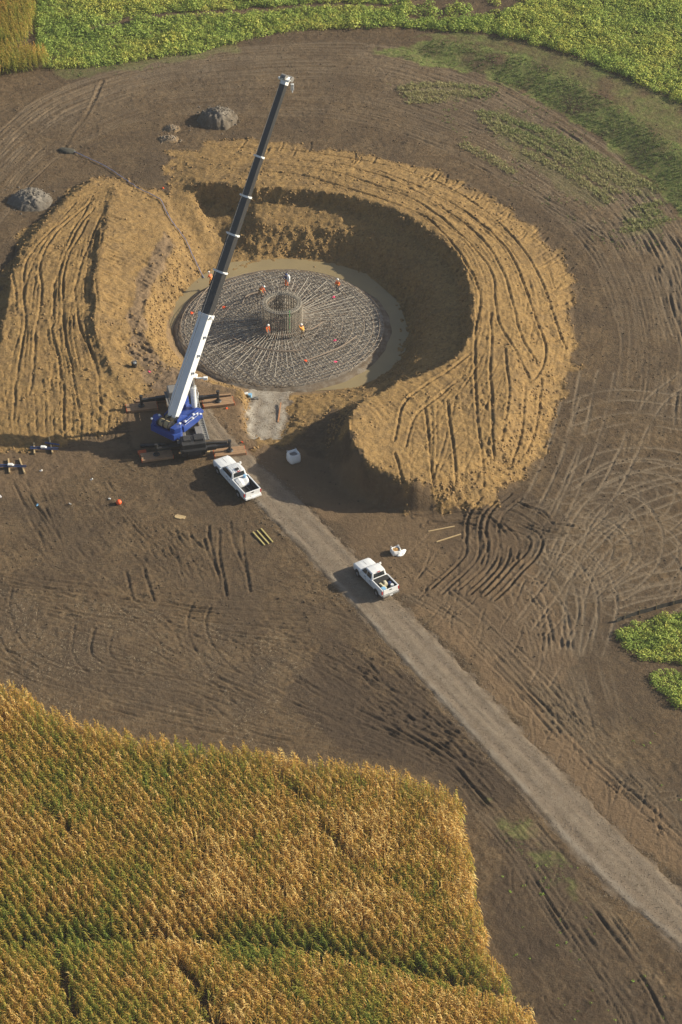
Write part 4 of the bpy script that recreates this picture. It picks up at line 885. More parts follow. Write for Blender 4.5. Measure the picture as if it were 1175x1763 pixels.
# ------------------------------------------------------------------ people
def skin_mesh(name, pts, edges, rad, mat, parent, sub=1, rootv=0):
    me = bpy.data.meshes.new(name); me.from_pydata([tuple(p) for p in pts], edges, []); o = bpy.data.objects.new(name, me); COL.objects.link(o)
    if parent is not None: o.parent = parent
    o.modifiers.new('skin', 'SKIN'); me.materials.append(mat)
    if not me.skin_vertices: me.attributes  # layer is created with the modifier data below
    bm = bmesh.new(); bm.from_mesh(me); ly = bm.verts.layers.skin.verify()
    for i, vv in enumerate(bm.verts):
        r = rad[i]; vv[ly].radius = (r, r) if not hasattr(r, '__len__') else r; vv[ly].use_root = (i == rootv)
    bm.to_mesh(me); bm.free()
    m = o.modifiers.new('sub', 'SUBSURF'); m.levels = m.render_levels = sub
    return o
def person(loc, rz_, label, lean=0.0, la=None, ra=None, lf=(.0, .12), rf=(.0, -.12), crouch=0.0, coat=None, trous=None, helmet=None, torso_turn=0, group='workers tying steel on the foundation'):
    """x is forwards; la / ra are hand positions, lf / rf foot positions (x, y)"""
    t = empty('person', loc, rz_, label, 'worker', group)
    hip = Vector((-.05*lean - .1*crouch, 0, .95 - .38*crouch)); up = Vector((math.sin(lean), 0, math.cos(lean)))
    waist = hip + up*.14; chest = hip + up*.36; neck = hip + up*.54; head0 = neck + up*.10; head1 = neck + up*.22 + Vector((.02, 0, 0)); top = neck + up*.31
    V = [hip, waist, chest, neck, head0, head1, top]; Rr = [(.13, .16), (.12, .15), (.13, .17), .055, .07, .09, .06]; E = [(i, i + 1) for i in range(6)]
    def bend(a, b, L1, L2, dirv):
        d = b - a; L = min(d.length, (L1 + L2)*.999); u_ = d.normalized(); b = a + u_*L; x = (L*L + L1*L1 - L2*L2)/(2*L); h = math.sqrt(max(0, L1*L1 - x*x)); n_ = (dirv - u_*dirv.dot(u_)).normalized(); return a + u_*x + n_*h, b
    arm, leg = [], []
    for s, h in ((1, la), (-1, ra)):
        sh = neck - up*.07 + Vector((0, .19*s, 0)); h = Vector(h) if h else sh + Vector((.08, .05*s, -.56)); el, h = bend(sh, h, .30, .27, Vector((-.6, .5*s, -.3)))
        b = len(V); V += [sh, el, h]; Rr += [.062, .045, .034]; E += [(2, b), (b, b + 1), (b + 1, b + 2)]; arm.append((sh, el, h))
        d = (h - el).normalized(); side = d.cross(Vector((0, 0, 1)))
        side = side.normalized() if side.length > .1 else Vector((0, 1, 0)); palm = h + d*.08; pb = len(V); V.append(palm); Rr.append((.034, .02)); E.append((b + 2, pb))
        for q in range(4):
            o_ = side*((q - 1.5)*.021); L = (.07, .085, .08, .062)[q]; c = len(V); cu = Vector((0, 0, -.018))
            V += [palm + o_ + d*.015, palm + o_ + d*L*.6 + cu, palm + o_ + d*L + cu*2.5]; Rr += [.010, .009, .007]; E += [(pb, c), (c, c + 1), (c + 1, c + 2)]
        c = len(V); V += [h + side*.035*s + d*.03, h + side*.055*s + d*.07 + Vector((0, 0, -.02))]; Rr += [.012, .009]; E += [(b + 2, c), (c, c + 1)]
    for s, f in ((1, lf), (-1, rf)):
        hp = hip + Vector((0, .09*s, -.04)); an_ = Vector((f[0], f[1], .09)); kn, an_ = bend(hp, an_, .45, .42, Vector((1, .15*s, 0)))
        b = len(V); V += [hp, kn, an_, an_ + Vector((.14, 0, -.05))]; Rr += [.085, .058, .042, .035]; E += [(0, b), (b, b + 1), (b + 1, b + 2), (b + 2, b + 3)]; leg.append((hp, kn, an_))
    body = skin_mesh('body', V, E, Rr, M_skin, t)
    # face
    f = MB(); fw = Vector((math.cos(lean*.7), 0, -math.sin(lean*.7)))
    f.cyl(head1 + fw*.075 - up*.01, head1 + fw*.115 - up*.03, .018, .012, 6)
    for s in (-1, 1): f.box(head1 + fw*.085 + Vector((0, .03*s, .015)), (.02, .022, .012)); f.box(head1 + Vector((0, .085*s, 0)), (.035, .02, .05))
    f.box(head1 + fw*.082 - up*.055, (.02, .05, .012)); f.build('face', M_skin, t)
    c = [hip + up*.02, waist, chest, neck - up*.05]; V = list(c); Rr = [(.155, .185), (.145, .18), (.155, .20), .085]; E = [(0, 1), (1, 2), (2, 3)]
    for sh, el, h in arm: b = len(V); V += [sh, el, h + (el - h)*.08]; Rr += [.08, .062, .05]; E += [(2, b), (b, b + 1), (b + 1, b + 2)]
    j = skin_mesh('jacket', V, E, Rr, coat or M_hivis, t)
    bnd = MB(); bnd.cyl(waist - up*.02, waist + up*.03, .192, n=14); bnd.build('reflective_band', M_vest, j)
    V = [hip + up*.03]; Rr = [(.14, .17)]; E = []
    for hp, kn, an_ in leg: b = len(V); V += [hp, kn, an_ + Vector((0, 0, .02))]; Rr += [.10, .078, .062]; E += [(0, b), (b, b + 1), (b + 1, b + 2)]
    skin_mesh('trousers', V, E, Rr, trous or M_trous, t)
    for hp, kn, an_ in leg:
        bt = MB(); bt.loft([[an_ + Vector((x, y*w_, z)) for x, y, z in ((-.07, -.045, zz), (.06, -.05, zz), (.06 + ex, -.03, zz), (.06 + ex, .03, zz), (.06, .05, zz), (-.07, .045, zz))] for zz, ex, w_ in ((-.09, .14, 1.1), (-.05, .14, 1.05), (-.01, .06, .95), (.07, .0, .9))]).build('boot', M_black, t, smooth=False)
    hm = MB(); q = up.to_track_quat('Z', 'Y'); cc = head1 + up*.035
    hm.loft([[cc + q @ Vector((r*1.12*math.cos(2*math.pi*i/14), r*math.sin(2*math.pi*i/14), z)) for i in range(14)] for r, z in ((.150, .0), (.125, .02), (.122, .06), (.10, .10), (.06, .125), (.01, .132))]).build('hard_hat', helmet or M_helmet, t, smooth=True)
    return t
def facing(dx, dy): return math.atan2(dy, dx)
def mat_loc(u, v): return on_mat(u, v, .05)
W = 'workers on the foundation and the pit edge'
person(mat_loc(582, 503), facing(-.6, -.8), 'worker in orange red vest and dark trousers standing at the far right of the mat', 0.05, la=(.3, .25, 1.05), ra=(.28, -.2, 1.0), lf=(.05, .2), rf=(-.1, -.2), group=W)
person(mat_loc(448, 512), facing(.9, -.3), 'worker in orange top and white hard hat bending over left of the bolt cage', .75, la=(.65, .15, .75), ra=(.6, -.2, .6), lf=(.2, .16), rf=(-.3, -.16), trous=M_trous2, group=W)
person(mat_loc(460, 579), facing(.5, -.8), 'worker in bright orange vest leaning forward below the left side of the bolt cage', .42, la=(.5, .12, .7), ra=(.5, -.15, .65), lf=(.28, .15), rf=(-.28, -.15), trous=M_grey, group=W)
person(mat_loc(522, 582), facing(-.7, .5), 'worker in yellow orange jacket with raised arm below the right side of the bolt cage', .25, la=(.30, .3, 1.75), ra=(.42, -.1, .9), lf=(.1, .14), rf=(-.1, -.14), coat=M_hivis2, trous=M_trous2, group=W)
person(mat_loc(494, 494), facing(-.2, -1), 'worker in dark blue jacket and orange trousers carrying a white bundle beyond the bolt cage', .15, la=(.34, .2, 1.15), ra=(.34, -.2, 1.25), coat=M_bluecloth, trous=M_hivis, helmet=M_bluecloth, group=W)
q = mat_loc(494, 494)
b = MB(); b.loft([[(x, y, z) for x, y in ((-.14, -.22), (.14, -.24), (.20, 0), (.15, .22), (-.12, .24))] for z in (-.4, -.2)] + [[(x*1.15, y*1.1, .1) for x, y in ((-.14, -.22), (.14, -.24), (.20, 0), (.15, .22), (-.12, .24))]] + [[(x*.7, y*.8, .42) for x, y in ((-.14, -.22), (.14, -.24), (.20, 0), (.15, .22), (-.12, .24))]])
o = b.build('bundle', M_bag, bevel=.05); o.location = q + Vector((.20, -.32, 1.35)); tag(o, 'white wrapped bundle held by the worker in dark blue', 'bundle')
p5 = T(365, 499); p5.z = max(p5.z, mat_z(11.3)); person(p5, facing(-.6, .8), 'worker in orange top and yellow trousers bending at the hose end beside the boom', .7, la=(.6, .1, .75), ra=(.62, -.12, .75), lf=(.15, .15), rf=(-.22, -.15), trous=M_hivis2, group=W)

# ------------------------------------------------------------------ pickups
def pickup(name, loc, rz_, label, wbk=1.0, kind=0):
    t = empty(name, loc, rz_, label, 'pickup truck', 'white pickups parked on the site')
    L = 2.95; w_ = 1.0; cabr = -.75 if kind else -.60
    def sec(x, w, zb, zt, rnd=.12, hood=0):
        return [(x, -w*.90, zb), (x, -w, zb + .12), (x, -w, zt - .22), (x, -w*.965, zt - rnd*.6), (x, -w*.86, zt), (x, -w*.4, zt + hood), (x, w*.4, zt + hood), (x, w*.86, zt), (x, w*.965, zt - rnd*.6), (x, w, zt - .22), (x, w, zb + .12), (x, w*.90, zb)]
    b = MB(); b.loft([sec(2.98, .80, .55, .98), sec(2.90, .92, .45, 1.04, .15, .03), sec(2.70, .985, .42, 1.10, .12, .05), sec(2.2, 1.0, .42, 1.15, .12, .06), sec(1.45, 1.0, .42, 1.20, .10, .05), sec(1.30, 1.0, .42, 1.22, .08, .02), sec(cabr, 1.0, .42, 1.22, .08, .0), sec(cabr - .02, .99, .42, 1.20, .08, 0)])
    body = b.build('body', M_white, t, bevel=.02, smooth=False)
    MB().box((2.15, 0, 1.228), (.9, .02, .012)).build('hood_crease', M_grey, body)
    # greenhouse
    def gs(x, w, z, rnd=.06): return [(x, -w, z[0]), (x, -w*.83, z[1] - .05), (x, -w*.76, z[1]), (x, 0, z[1] + .03), (x, w*.76, z[1]), (x, w*.83, z[1] - .05), (x, w, z[0])]
    c = MB(); z0 = 1.20
    xs = [(1.42, .93, 1.24), (.72, .90, 1.84), (.45, .90, 1.90), (-.15, .90, 1.91), (cabr + .18, .89, 1.87), (cabr + .02, .92, 1.24)]
    c.loft([gs(x, w, (z0, z)) for x, w, z in xs]); cab = c.build('cab', M_white, t, bevel=.03)
    # glass: slightly proud of the cab skin
    def pane(name, q, off, par=cab, mat=M_glass):
        q = [Vector(p) for p in q]; n_ = (q[1] - q[0]).cross(q[2] - q[1]).normalized()
        if n_.dot(Vector(off)) < 0: n_ = -n_
        b = MB(); k = len(q); b.loft([[p - n_*.02 for p in q], [p + n_*.012 for p in q]]); return b.build(name, mat, par)
    pane('windshield', [(1.36, -.78, 1.28), (1.36, .78, 1.28), (.78, .66, 1.81), (.78, -.66, 1.81)], (1, 0, 1))
    pane('rear_window', [(cabr + .04, -.66, 1.34), (cabr + .04, .66, 1.34), (cabr + .155, .58, 1.78), (cabr + .155, -.58, 1.78)], (-1, 0, .3))
    for s in (-1, 1):
        def sp(x, z):
            k = (z - 1.20)/.66; return (x, s*(.915 - .155*k), z)
        if kind: win = [((1.20, 1.28), (.33, 1.28), (.33, 1.78), (.76, 1.78)), ((.22, 1.28), (-.55, 1.28), (-.48, 1.76), (.22, 1.78))]
        else: win = [((1.20, 1.28), (-.42, 1.28), (-.36, 1.76), (.76, 1.78))]
        for q in win: pane('side_window', [sp(*p) for p in q], (0, s, .2))
        for x in ((.30, -.62) if kind else (.10, -.45)):
            d = MB(); d.box((x + .14, s*1.005, 1.05), (.20, .03, .045)); d.build('door_handle', M_grey, body)
        for x in ((1.28, .28, -.68) if kind else (1.28, .02)): MB().box((x, s*1.0, .86), (.014, .012, .66)).build('door_gap', M_black, body)
        m = MB(); m.box((1.08, s*1.16, 1.36), (.14, .22, .24)); m.bar((1.12, s*.93, 1.28), (1.10, s*1.08, 1.32), .05, .05); m.build('mirror', M_white, t, bevel=.03)
        MB().box((2.93, s*.72, .90), (.10, .34, .20)).build('headlight', M_lamp, t, bevel=.03)
        MB().box((-2.93, s*.95, 1.02), (.09, .13, .40)).build('tail_light', M_red, t, bevel=.02)
    # bed
    xr = -2.95; bed = MB(); x0 = cabr - .05
    for s in (-1, 1):
        y0 = s*.90
        rs = []
        for x, bl in ((x0, 0), (-1.10, 0), (-1.45, .03), (-1.9, .05), (-2.35, .03), (-2.7, 0), (xr, -.02)):
            o_ = .985 + bl; rs.append([(x, s*.80, .72), (x, s*o_*.93, .45), (x, s*o_, .60), (x, s*o_, 1.05), (x, s*.985, 1.28), (x, s*.95, 1.34), (x, s*.84, 1.34), (x, s*.82, 1.30)])
        bed.loft(rs)
    bed.box((x0 - .03, 0, 1.0), (.06, 1.64, .62)); bo = bed.build('bed', M_white, t, bevel=.015)
    fl = MB(); fl.box(((x0 + xr)/2, 0, .78), (abs(xr - x0) - .12, 1.62, .06))
    for s in (-1, 1): fl.box((-1.85, s*.70, .92), (.85, .2, .24)); fl.box(((x0 + xr)/2, s*.805, 1.05), (abs(xr - x0) - .14, .02, .48))
    fl.box((x0 - .075, 0, 1.04), (.02, 1.6, .5)); fl.build('bed_liner', M_bedliner, bo)
    tg = MB(); tg.box((xr - .01, 0, 1.04), (.09, 1.64, .58)); tgo = tg.build('tailgate', M_white, t, bevel=.02)
    MB().box((xr - .065, 0, 1.18), (.02, .28, .10)).build('handle', M_black, tgo)
    rb = MB(); rb.box((xr - .10, 0, .62), (.22, 1.86, .20)); rb.box((xr - .08, 0, .74), (.1, .5, .05)); r_ = rb.build('rear_bumper', M_white if not kind else M_chrome, t, bevel=.04)
    MB().box((xr - .22, 0, .60), (.02, .32, .14)).build('licence_plate', M_cwhite, r_); MB().cyl((xr - .2, 0, .50), (xr - .42, 0, .50), .04, n=8).build('tow_hitch', M_black, r_)
    fb = MB(); fb.box((2.98, 0, .58), (.20, 1.80, .24)); fb.build('front_bumper', M_chrome, t, bevel=.06)
    MB().box((2.985, 0, .84), (.05, 1.05, .24)).build('grille', M_black, t, bevel=.02)
    MB().box((cabr + .13, 0, 1.90), (.10, .36, .05)).build('brake_light', M_red, cab, bevel=.01)
    ub = MB(); ub.box((0, 0, .42), (5.2, 1.1, .22)); ub.build('underframe', M_black, t)
    for x in (1.95, -1.90):
        for s in (-1, 1):
            a = MB(); a.cyl((x, s*.90, .46), (x, s*(1.008 if x > 0 else 1.04), .46), .47, n=24); a.build('wheel_arch', M_black, t)
            wh = MB(); y0, y1 = s*.76, s*1.02
            if x < 0: y1 = s*1.05
            wh.loft([[(x + r*math.cos(2*math.pi*i/24), y, .39 + r*math.sin(2*math.pi*i/24)) for i in range(24)] for y, r in ((y0, .33), (y0, .37), (y0 + s*.04, .39), (y1 - s*.04, .39), (y1, .37), (y1 + s*.01, .25))])
            wo_ = wh.build('wheel', M_tyre, t); MB().cyl((x, y1 - s*.02, .39), (x, y1 + s*.022, .39), .24, .19, 16).build('rim', M_rim, wo_)
    if not kind:
        for y in (-.45, -.22, 0, .22, .45): MB().box((.1, y, 1.945), (1.15, .04, .02)).build('roof_rib', M_white, cab)
        vb = MB(); vb.box((-.15, .02, 1.97), (.26, .42, .10)); vb.box((-.30, .1, 1.96), (.12, .2, .08)); vb.build('roof_vent', M_black, cab, bevel=.02)
    t.scale = (wbk, 1, 1)
    return t
def truck_pose(f, r):
    """pixel of the left front and left rear wheel hubs"""
    a = P(*f, .39); b = P(*r, .39); d = (a - b).to_2d().normalized(); rt = Vector((d.y, -d.x)); m = (a + b).to_2d()/2 + rt*1.0
    return Vector((m.x, m.y, float(tz(m.x, m.y)) + .03)), math.atan2(d.y, d.x), (a - b).length
p1, a1, l1 = truck_pose((375.3, 811), (411, 851)); p2, a2, l2 = truck_pose((615.9, 987.3), (648.8, 1021))
print('wheelbases', l1, l2)
pickup('pickup_truck', p1, a1, 'white pickup with roof vent and a white tarp load, parked beside the crane mats', l1/3.85, 0)
pickup('pickup_truck', p2, a2, 'white crew cab pickup with tools in its bed, parked on the gravel road', l2/3.85, 1)
def in_truck(p, a, x, y, z):
    c, s = math.cos(a), math.sin(a); return Vector((p.x + c*x - s*y, p.y + s*x + c*y, p.z + z))
def item(name, mb, mat, loc, rz_, label, cat, group=None, **kw):
    o = mb.build(name, mat, **kw); o.location = loc; o.rotation_euler = (0, 0, rz_); return tag(o, label, cat, group)
k1 = l1/3.85
b = MB(); b.loft([[(x, y*w_, z) for y, z in ((-.72, 0), (-.72, h), (-.5, h + .10), (-.1, h + .04), (.3, h + .12), (.7, h), (.72, 0))] for x, h, w_ in ((.55, .50, 1), (.3, .58, .98), (.0, .45, 1.0), (-.3, .38, .9), (-.5, .12, .8))])
item('tarp_load', b, M_bag, in_truck(p1, a1, -1.18*k1, .05, .82), a1, 'crumpled white tarp bundle in the bed of the pickup beside the crane', 'tarp', bevel=.05)
b = MB(); b.cyl((0, 0, 0), (0, 0, .36), .14, .16, 12); item('bucket', b, M_lblue, in_truck(p1, a1, -1.0*k1, -.35, 1.33), a1, 'light blue bucket on top of the white tarp load', 'bucket')
b = MB(); b.bar((-.9, 0, .03), (.5, .1, .03), .05, .05); item('pole', b, M_grey, in_truck(p1, a1, -1.95*k1, -.15, .82), a1, 'thin grey pole lying in the bed behind the tarp', 'pole')
k2 = l2/3.85
b = MB(); b.box((0, 0, .22), (.55, 1.55, .5)); b.box((0, 0, .49), (.60, 1.60, .06)); item('tool_box', b, M_bedliner, in_truck(p2, a2, -1.15*k2, 0, .82), a2, 'black tool chest across the bed behind the cab of the crew cab pickup', 'tool box', bevel=.03)
b = MB(); b.box((0, 0, .15), (.95, .30, .30)); b.box((.1, .05, .33), (.4, .18, .08)); item('sack', b, paint('cream_sack', (.70, .62, .42), .8, .2), in_truck(p2, a2, -1.95*k2, .30, .84), a2 + .1, 'long cream sack on the left of the pickup bed', 'sack', bevel=.06)
b = MB(); b.box((0, 0, .2), (.55, .34, .38)); b.box((0, 0, .41), (.4, .2, .05)); item('jerry_can', b, paint('cream_box', (.74, .66, .48), .6, .2), in_truck(p2, a2, -1.75*k2, -.10, .84), a2 - .15, 'upright cream container in the middle of the pickup bed', 'container', bevel=.05)
b = MB(); b.box((0, 0, .16), (.42, .40, .30)); b.box((0, 0, .33), (.46, .44, .06)); item('cooler', b, M_lblue, in_truck(p2, a2, -2.45*k2, .50, .84), a2, 'light blue cooler at the rear left corner of the pickup bed', 'cooler', bevel=.03)
b = MB(); b.loft([[(r*math.cos(i*.7854) + .05*math.sin(z*9), r*.9*math.sin(i*.7854), z) for i in range(8)] for r, z in ((.22, 0), (.30, .12), (.26, .3), (.10, .40))]); item('duffel_bag', b, M_bluecloth, in_truck(p2, a2, -1.95*k2, -.52, .84), a2, 'dark blue cloth bag on the right side of the pickup bed', 'bag', bevel=.03)
b = MB(); b.cyl((0, 0, 0), (0, 0, .36), .15, .17, 12); b.cyl((0, 0, .36), (0, 0, .39), .18, n=12); item('bucket', b, M_helmet, in_truck(p2, a2, -2.45*k2, -.52, .84), a2, 'white lidded bucket at the rear right corner of the pickup bed', 'bucket')

# ------------------------------------------------------------------ mobile crane
pads = [P(244, 700, .3), P(376, 692, .3), P(270, 784, .3), P(396, 777, .3)]      # far left, far right, near left, near right
ctr = sum(pads, Vector())/4; fwd = ((pads[0] + pads[1]) - (pads[2] + pads[3])).to_2d().normalized()
AZ = math.atan2(fwd.y, fwd.x); span = ((pads[0] + pads[1]) - (pads[2] + pads[3])).length/2; wide = (pads[1] - pads[0]).length
print('crane', ctr, math.degrees(AZ), span, wide)
crane = empty('mobile_crane', (ctr.x, ctr.y, 0), 0, 'large telescopic mobile crane with blue upperworks, white boom base and long dark grey boom', 'crane')
CI = Matrix.Translation((-ctr.x, -ctr.y, 0)); MC = Matrix.Rotation(AZ, 4, 'Z')
def cb(mb, name, mat, parent=crane, **kw):
    mb.v = [tuple(MC @ Vector(p)) for p in mb.v]; return mb.build(name, mat, parent, **kw)
h0 = .45
b = MB(); b.box((0, 0, 1.15), (11.4, 1.3, .5)); b.box((0, 0, 1.48), (11.4, 2.3, .16)); ch = cb(b, 'chassis', M_black, bevel=.03)
b = MB(); b.box((-4.55, 0, 1.75), (1.7, 2.55, .8)); b.box((-4.4, -.6, 2.25), (1.0, 1.0, .3)); b.box((-4.3, .65, 2.2), (.9, .8, .22)); cb(b, 'engine_housing', M_black, bevel=.06)
b = MB(); b.box((-5.35, 0, 1.35), (.5, 2.7, .5)); cb(b, 'rear_bumper', M_black, bevel=.04)
b = MB(); b.box((-2.6, -.95, 1.70), (1.4, .8, .3)); b.box((-2.7, .9, 1.68), (1.6, .8, .26)); b.box((-3.4, -1.05, 1.72), (.5, .5, .35)); cb(b, 'storage_box', M_grey, bevel=.04)
b = MB(); b.box((4.75, 0, 1.75), (1.5, 2.6, 1.1), taper=.94); cabo = cb(b, 'driver_cab', M_grey, bevel=.1)
b = MB(); b.box((5.49, 0, 2.0), (.05, 2.2, .5)); cb(b, 'windshield', M_glass, cabo)
# catwalk on the right: frame with rungs
b = MB()
for y in (-1.25, -1.78): b.bar((-4.2, y, 1.66), (5.3, y, 1.66), .09, .08)
for k in range(30): b.bar((-4.1 + .32*k, -1.25, 1.66), (-4.1 + .32*k, -1.78, 1.66), .08, .04)
b.box((.6, -1.51, 1.58), (9.5, .5, .03)); cb(b, 'catwalk', paint('walkway_grey', (.30, .295, .28), .6, .3))
b = MB()
for y in (1.22, 1.52): b.bar((-4.2, y, 1.60), (5.3, y, 1.60), .07, .08)
b.box((.6, 1.37, 1.56), (9.5, .3, .03)); cb(b, 'catwalk', M_grey)
for x in (-4.4, -2.9, -1.4, 1.7, 3.2):
    for s in (-1, 1):
        wv = MB(); wv.loft([[(x + r*math.cos(2*math.pi*i/20), y, .62 + r*math.sin(2*math.pi*i/20)) for i in range(20)] for y, r in ((s*.80, .5), (s*.82, .60), (s*1.22, .60), (s*1.26, .5), (s*1.26, .3))])
        wo_ = cb(wv, 'wheel', M_tyre); cb(MB().cyl((x, s*1.2, .62), (x, s*1.29, .62), .3, .2, 12), 'rim', M_rim, wo_)
for (px_, sx, sy) in ((pads[0], 1, 1), (pads[1], 1, -1), (pads[2], -1, 1), (pads[3], -1, -1)):
    loc = MC.inverted() @ (CI @ px_); x, y = loc.x, loc.y; s = 1 if y > 0 else -1
    xr_ = span/2*sx
    b = MB(); b.bar((x, s*.9, 1.12), (x, s*(abs(y)*.62), 1.12), .42, .44); b.bar((x, s*(abs(y)*.62), 1.12), (x, y, 1.12), .32, .34); b.box((x, s*1.0, 1.15), (.6, .6, .6)); ob = cb(b, 'outrigger_beam', M_black, bevel=.02)
    b = MB(); b.cyl((x, y, .62), (x, y, 1.62), .15, n=12); b.cyl((x, y, 1.55), (x, y, 1.75), .19, n=12); b.cyl((x, y, h0), (x, y, .66), .07, n=10); cb(b, 'jack_cylinder', M_black, ob)
    b = MB(); b.cyl((x, y, h0 - .02), (x, y, h0 + .09), .38, .30, 16); cb(b, 'float_pad', M_black, ob)
cb(MB().cyl((0, 0, 1.56), (0, 0, 1.86), 1.05, n=28), 'turntable', M_black)
# upperworks, turned towards the pit
BAZ = R(54.0); MC = Matrix.Rotation(BAZ, 4, 'Z')
up_ = MB(); up_.box((-.6, 0, 2.02), (4.6, 2.1, .32))
for s in (-1, 1): up_.loft([[(x, s*y, z) for x, z in ((-2.6, 2.1), (-2.5, 3.25), (-1.7, 3.45), (-.6, 2.7), (1.5, 2.5), (1.7, 2.1))] for y in (.78, .92)])
sup = cb(up_, 'superstructure', M_blue, bevel=.03)
b = MB()
prof = [(-3.2, 1.9), (-3.95, 1.6), (-4.05, -1.6), (-3.2, -1.9), (-2.7, -1.75), (-2.7, 1.75)]
b.loft([[(x, y, z) for x, y in prof] for z in (1.72, 2.5)]); cwt = cb(b, 'counterweight', M_blue, bevel=.06)
b = MB()
b.loft([[(x*.985, y*.97, z) for x, y in [(-3.15, 1.9), (-3.85, 1.55), (-3.9, .95), (-2.75, .95), (-2.75, 1.75)]] for z in (2.53, 3.2)])
cb(b, 'counterweight_block', M_blue, cwt, bevel=.06)
b = MB(); b.loft([[(x*.985, y*.97, z) for x, y in [(-3.15, -1.9), (-3.85, -1.55), (-3.9, -.95), (-2.75, -.95), (-2.75, -1.75)]] for z in (2.53, 3.1)])
cb(b, 'counterweight_block', M_blue, cwt, bevel=.06)
b = MB(); b.box((-1.35, -1.45, 2.5), (2.6, .85, .75)); b.box((.25, -1.4, 2.35), (.8, .8, .45)); b.box((-1.7, -1.45, 2.93), (.9, .6, .14)); cb(b, 'engine_hood', M_blue, bevel=.07)
b = MB(); b.box((1.0, 1.45, 2.5), (1.8, .9, 1.35), taper=.9); oc = cb(b, 'operator_cab', M_blue, bevel=.09)
b = MB(); b.box((1.86, 1.45, 2.6), (.12, .74, .8)); b.box((1.0, 1.88, 2.65), (1.2, .05, .6)); cb(b, 'cab_window', M_glass, oc)
for x, r in ((-3.35, .42), (-2.35, .36)):
    b = MB(); b.cyl((x, -.62, 2.95), (x, .62, 2.95), r, n=20); dr = cb(b, 'winch_drum', M_rope)
    for y in (-.66, .66, 0): b = MB(); b.cyl((x, y - .04, 2.95), (x, y + .04, 2.95), r + .12, n=20); cb(b, 'drum_flange', M_black, dr)
    b = MB(); b.box((x + .1, 0, 3.05 + r), (.1, 1.3, .05)); b.box((x - .25, .2, 3.02 + r*.7), (.3, .15, .1)); cb(b, 'rope_guard', M_black, dr)
b = MB()
for x, y, z in ((-1.9, -1.5, 3.05), (-.3, -1.3, 2.92), (-.9, -1.7, 2.92), (-2.7, -1.4, 3.2), (-3.8, 1.5, 3.25), (-2.9, 1.2, 3.27), (.3, -1.3, 2.6), (.5, -1.6, 2.6), (-1.4, 1.1, 2.6)): b.box((x, y, z), (.22, .2, .14))
cb(b, 'beacon_and_fitting', M_cwhite, bevel=.02)
b = MB()
for y in (-1.84,):
    for z in (3.0, 3.35): b.bar((-2.4, y, z), (-.1, y, z), .022, .022)
    for x in (-2.4, -1.6, -.8, -.1): b.bar((x, y, 2.85), (x, y, 3.35), .022, .022)
cb(b, 'handrail', M_cwhite)
# boom: found from where its ends stand in the vertical plane of the slewed crane
dirb = Vector((math.cos(BAZ), math.sin(BAZ), 0)); piv = Vector((ctr.x, ctr.y, 3.15)) + dirb*-2.05
def plane_hit(u, v):
    d = Vector(ray(u, v)); n_ = Vector((-dirb.y, dirb.x, 0)); o_ = Vector(CAM); t = (piv - o_).dot(n_)/d.dot(n_); return o_ + d*t
tip = plane_hit(491, 141); ax = (tip - piv).normalized(); BL = (tip - piv).length
print('boom', tip, BL, math.degrees(math.asin(ax.z)))
cuts = [(plane_hit(u, v) - piv).dot(ax) for u, v in ((357, 541), (381, 468), (403, 404), (424, 338), (448.5, 270))] + [BL]
bx_ = Vector((-dirb.y, dirb.x, 0)); bz_ = bx_.cross(ax).normalized()
if bz_.dot(dirb) > 0: bz_ = -bz_
OFF = -Vector((ctr.x, ctr.y, 0))
def bp(s, x=0, z=0): return piv + ax*s + bx_*x + bz_*z + OFF       # z>0: back (top) of the boom
def bsec(s, w_, h, k=.28):
    return [bp(s, -w_/2, h/2), bp(s, w_/2, h/2), bp(s, w_/2, -h*k), bp(s, w_*.3, -h*.5), bp(s, -w_*.3, -h*.5), bp(s, -w_/2, -h*k)]
b = MB(); b.loft([bsec(-.2, .95, .7), bsec(.6, 1.12, 1.05), bsec(2.2, 1.22, 1.30), bsec(cuts[0], 1.22, 1.30)]); base = b.build('boom_base', M_cwhite, crane, bevel=.03)
wd = [1.06, .96, .86, .76, .66]
for i in range(5):
    b = MB(); b.loft([bsec(cuts[i] - (1.0), wd[i], wd[i]*1.05), bsec(cuts[i + 1], wd[i], wd[i]*1.05)]); s_ = b.build('boom_section', M_boom, crane, bevel=.02)
    if i < 4:
        b = MB(); w_ = wd[i]; b.loft([bsec(cuts[i + 1] - .10, w_ + .12, w_*1.05 + .12), bsec(cuts[i + 1] + .10, w_ + .12, w_*1.05 + .12)]); b.bar(bp(cuts[i + 1], -w_*.78, w_*.5), bp(cuts[i + 1], w_*.78, w_*.4), .12, .12); b.build('boom_collar', M_cwhite, s_)
b = MB(); b.loft([bsec(cuts[0] - .35, 1.36, 1.46), bsec(cuts[0] + .05, 1.36, 1.46)]); b.bar(bp(cuts[0] - .1, -.9, .3), bp(cuts[0] - .1, .9, .3), .22, .22)
for s in (.45, .62, .8): b.box(bp(cuts[0]*s, -.68, .1), (.3, .3, .3)); b.box(bp(cuts[0]*s, .66, -.2), (.2, .25, .4))
b.build('boom_collar', M_cwhite, base, bevel=.02)
b = MB(); b.loft([bsec(BL - .3, .74, .8), bsec(BL + .45, .62, .75)]); b.bar(bp(BL + .2, -.75, .5), bp(BL + .2, .75, .2), .22, .25); b.bar(bp(BL + .35, 0, .7), bp(BL + .5, 0, -1.0), .3, .3); b.box(bp(BL + .35, .45, -.4), (.4, .35, .35)); b.bar(bp(BL + .3, -.9, .55), bp(BL + .3, -.3, .3), .14, .12)
hd = b.build('boom_head', M_cwhite, crane, bevel=.03)
for z in (-.75, .45): b = MB(); b.cyl(bp(BL + .45, -.30, z), bp(BL + .45, .30, z), .30, n=16); b.build('sheave', M_grey, hd)
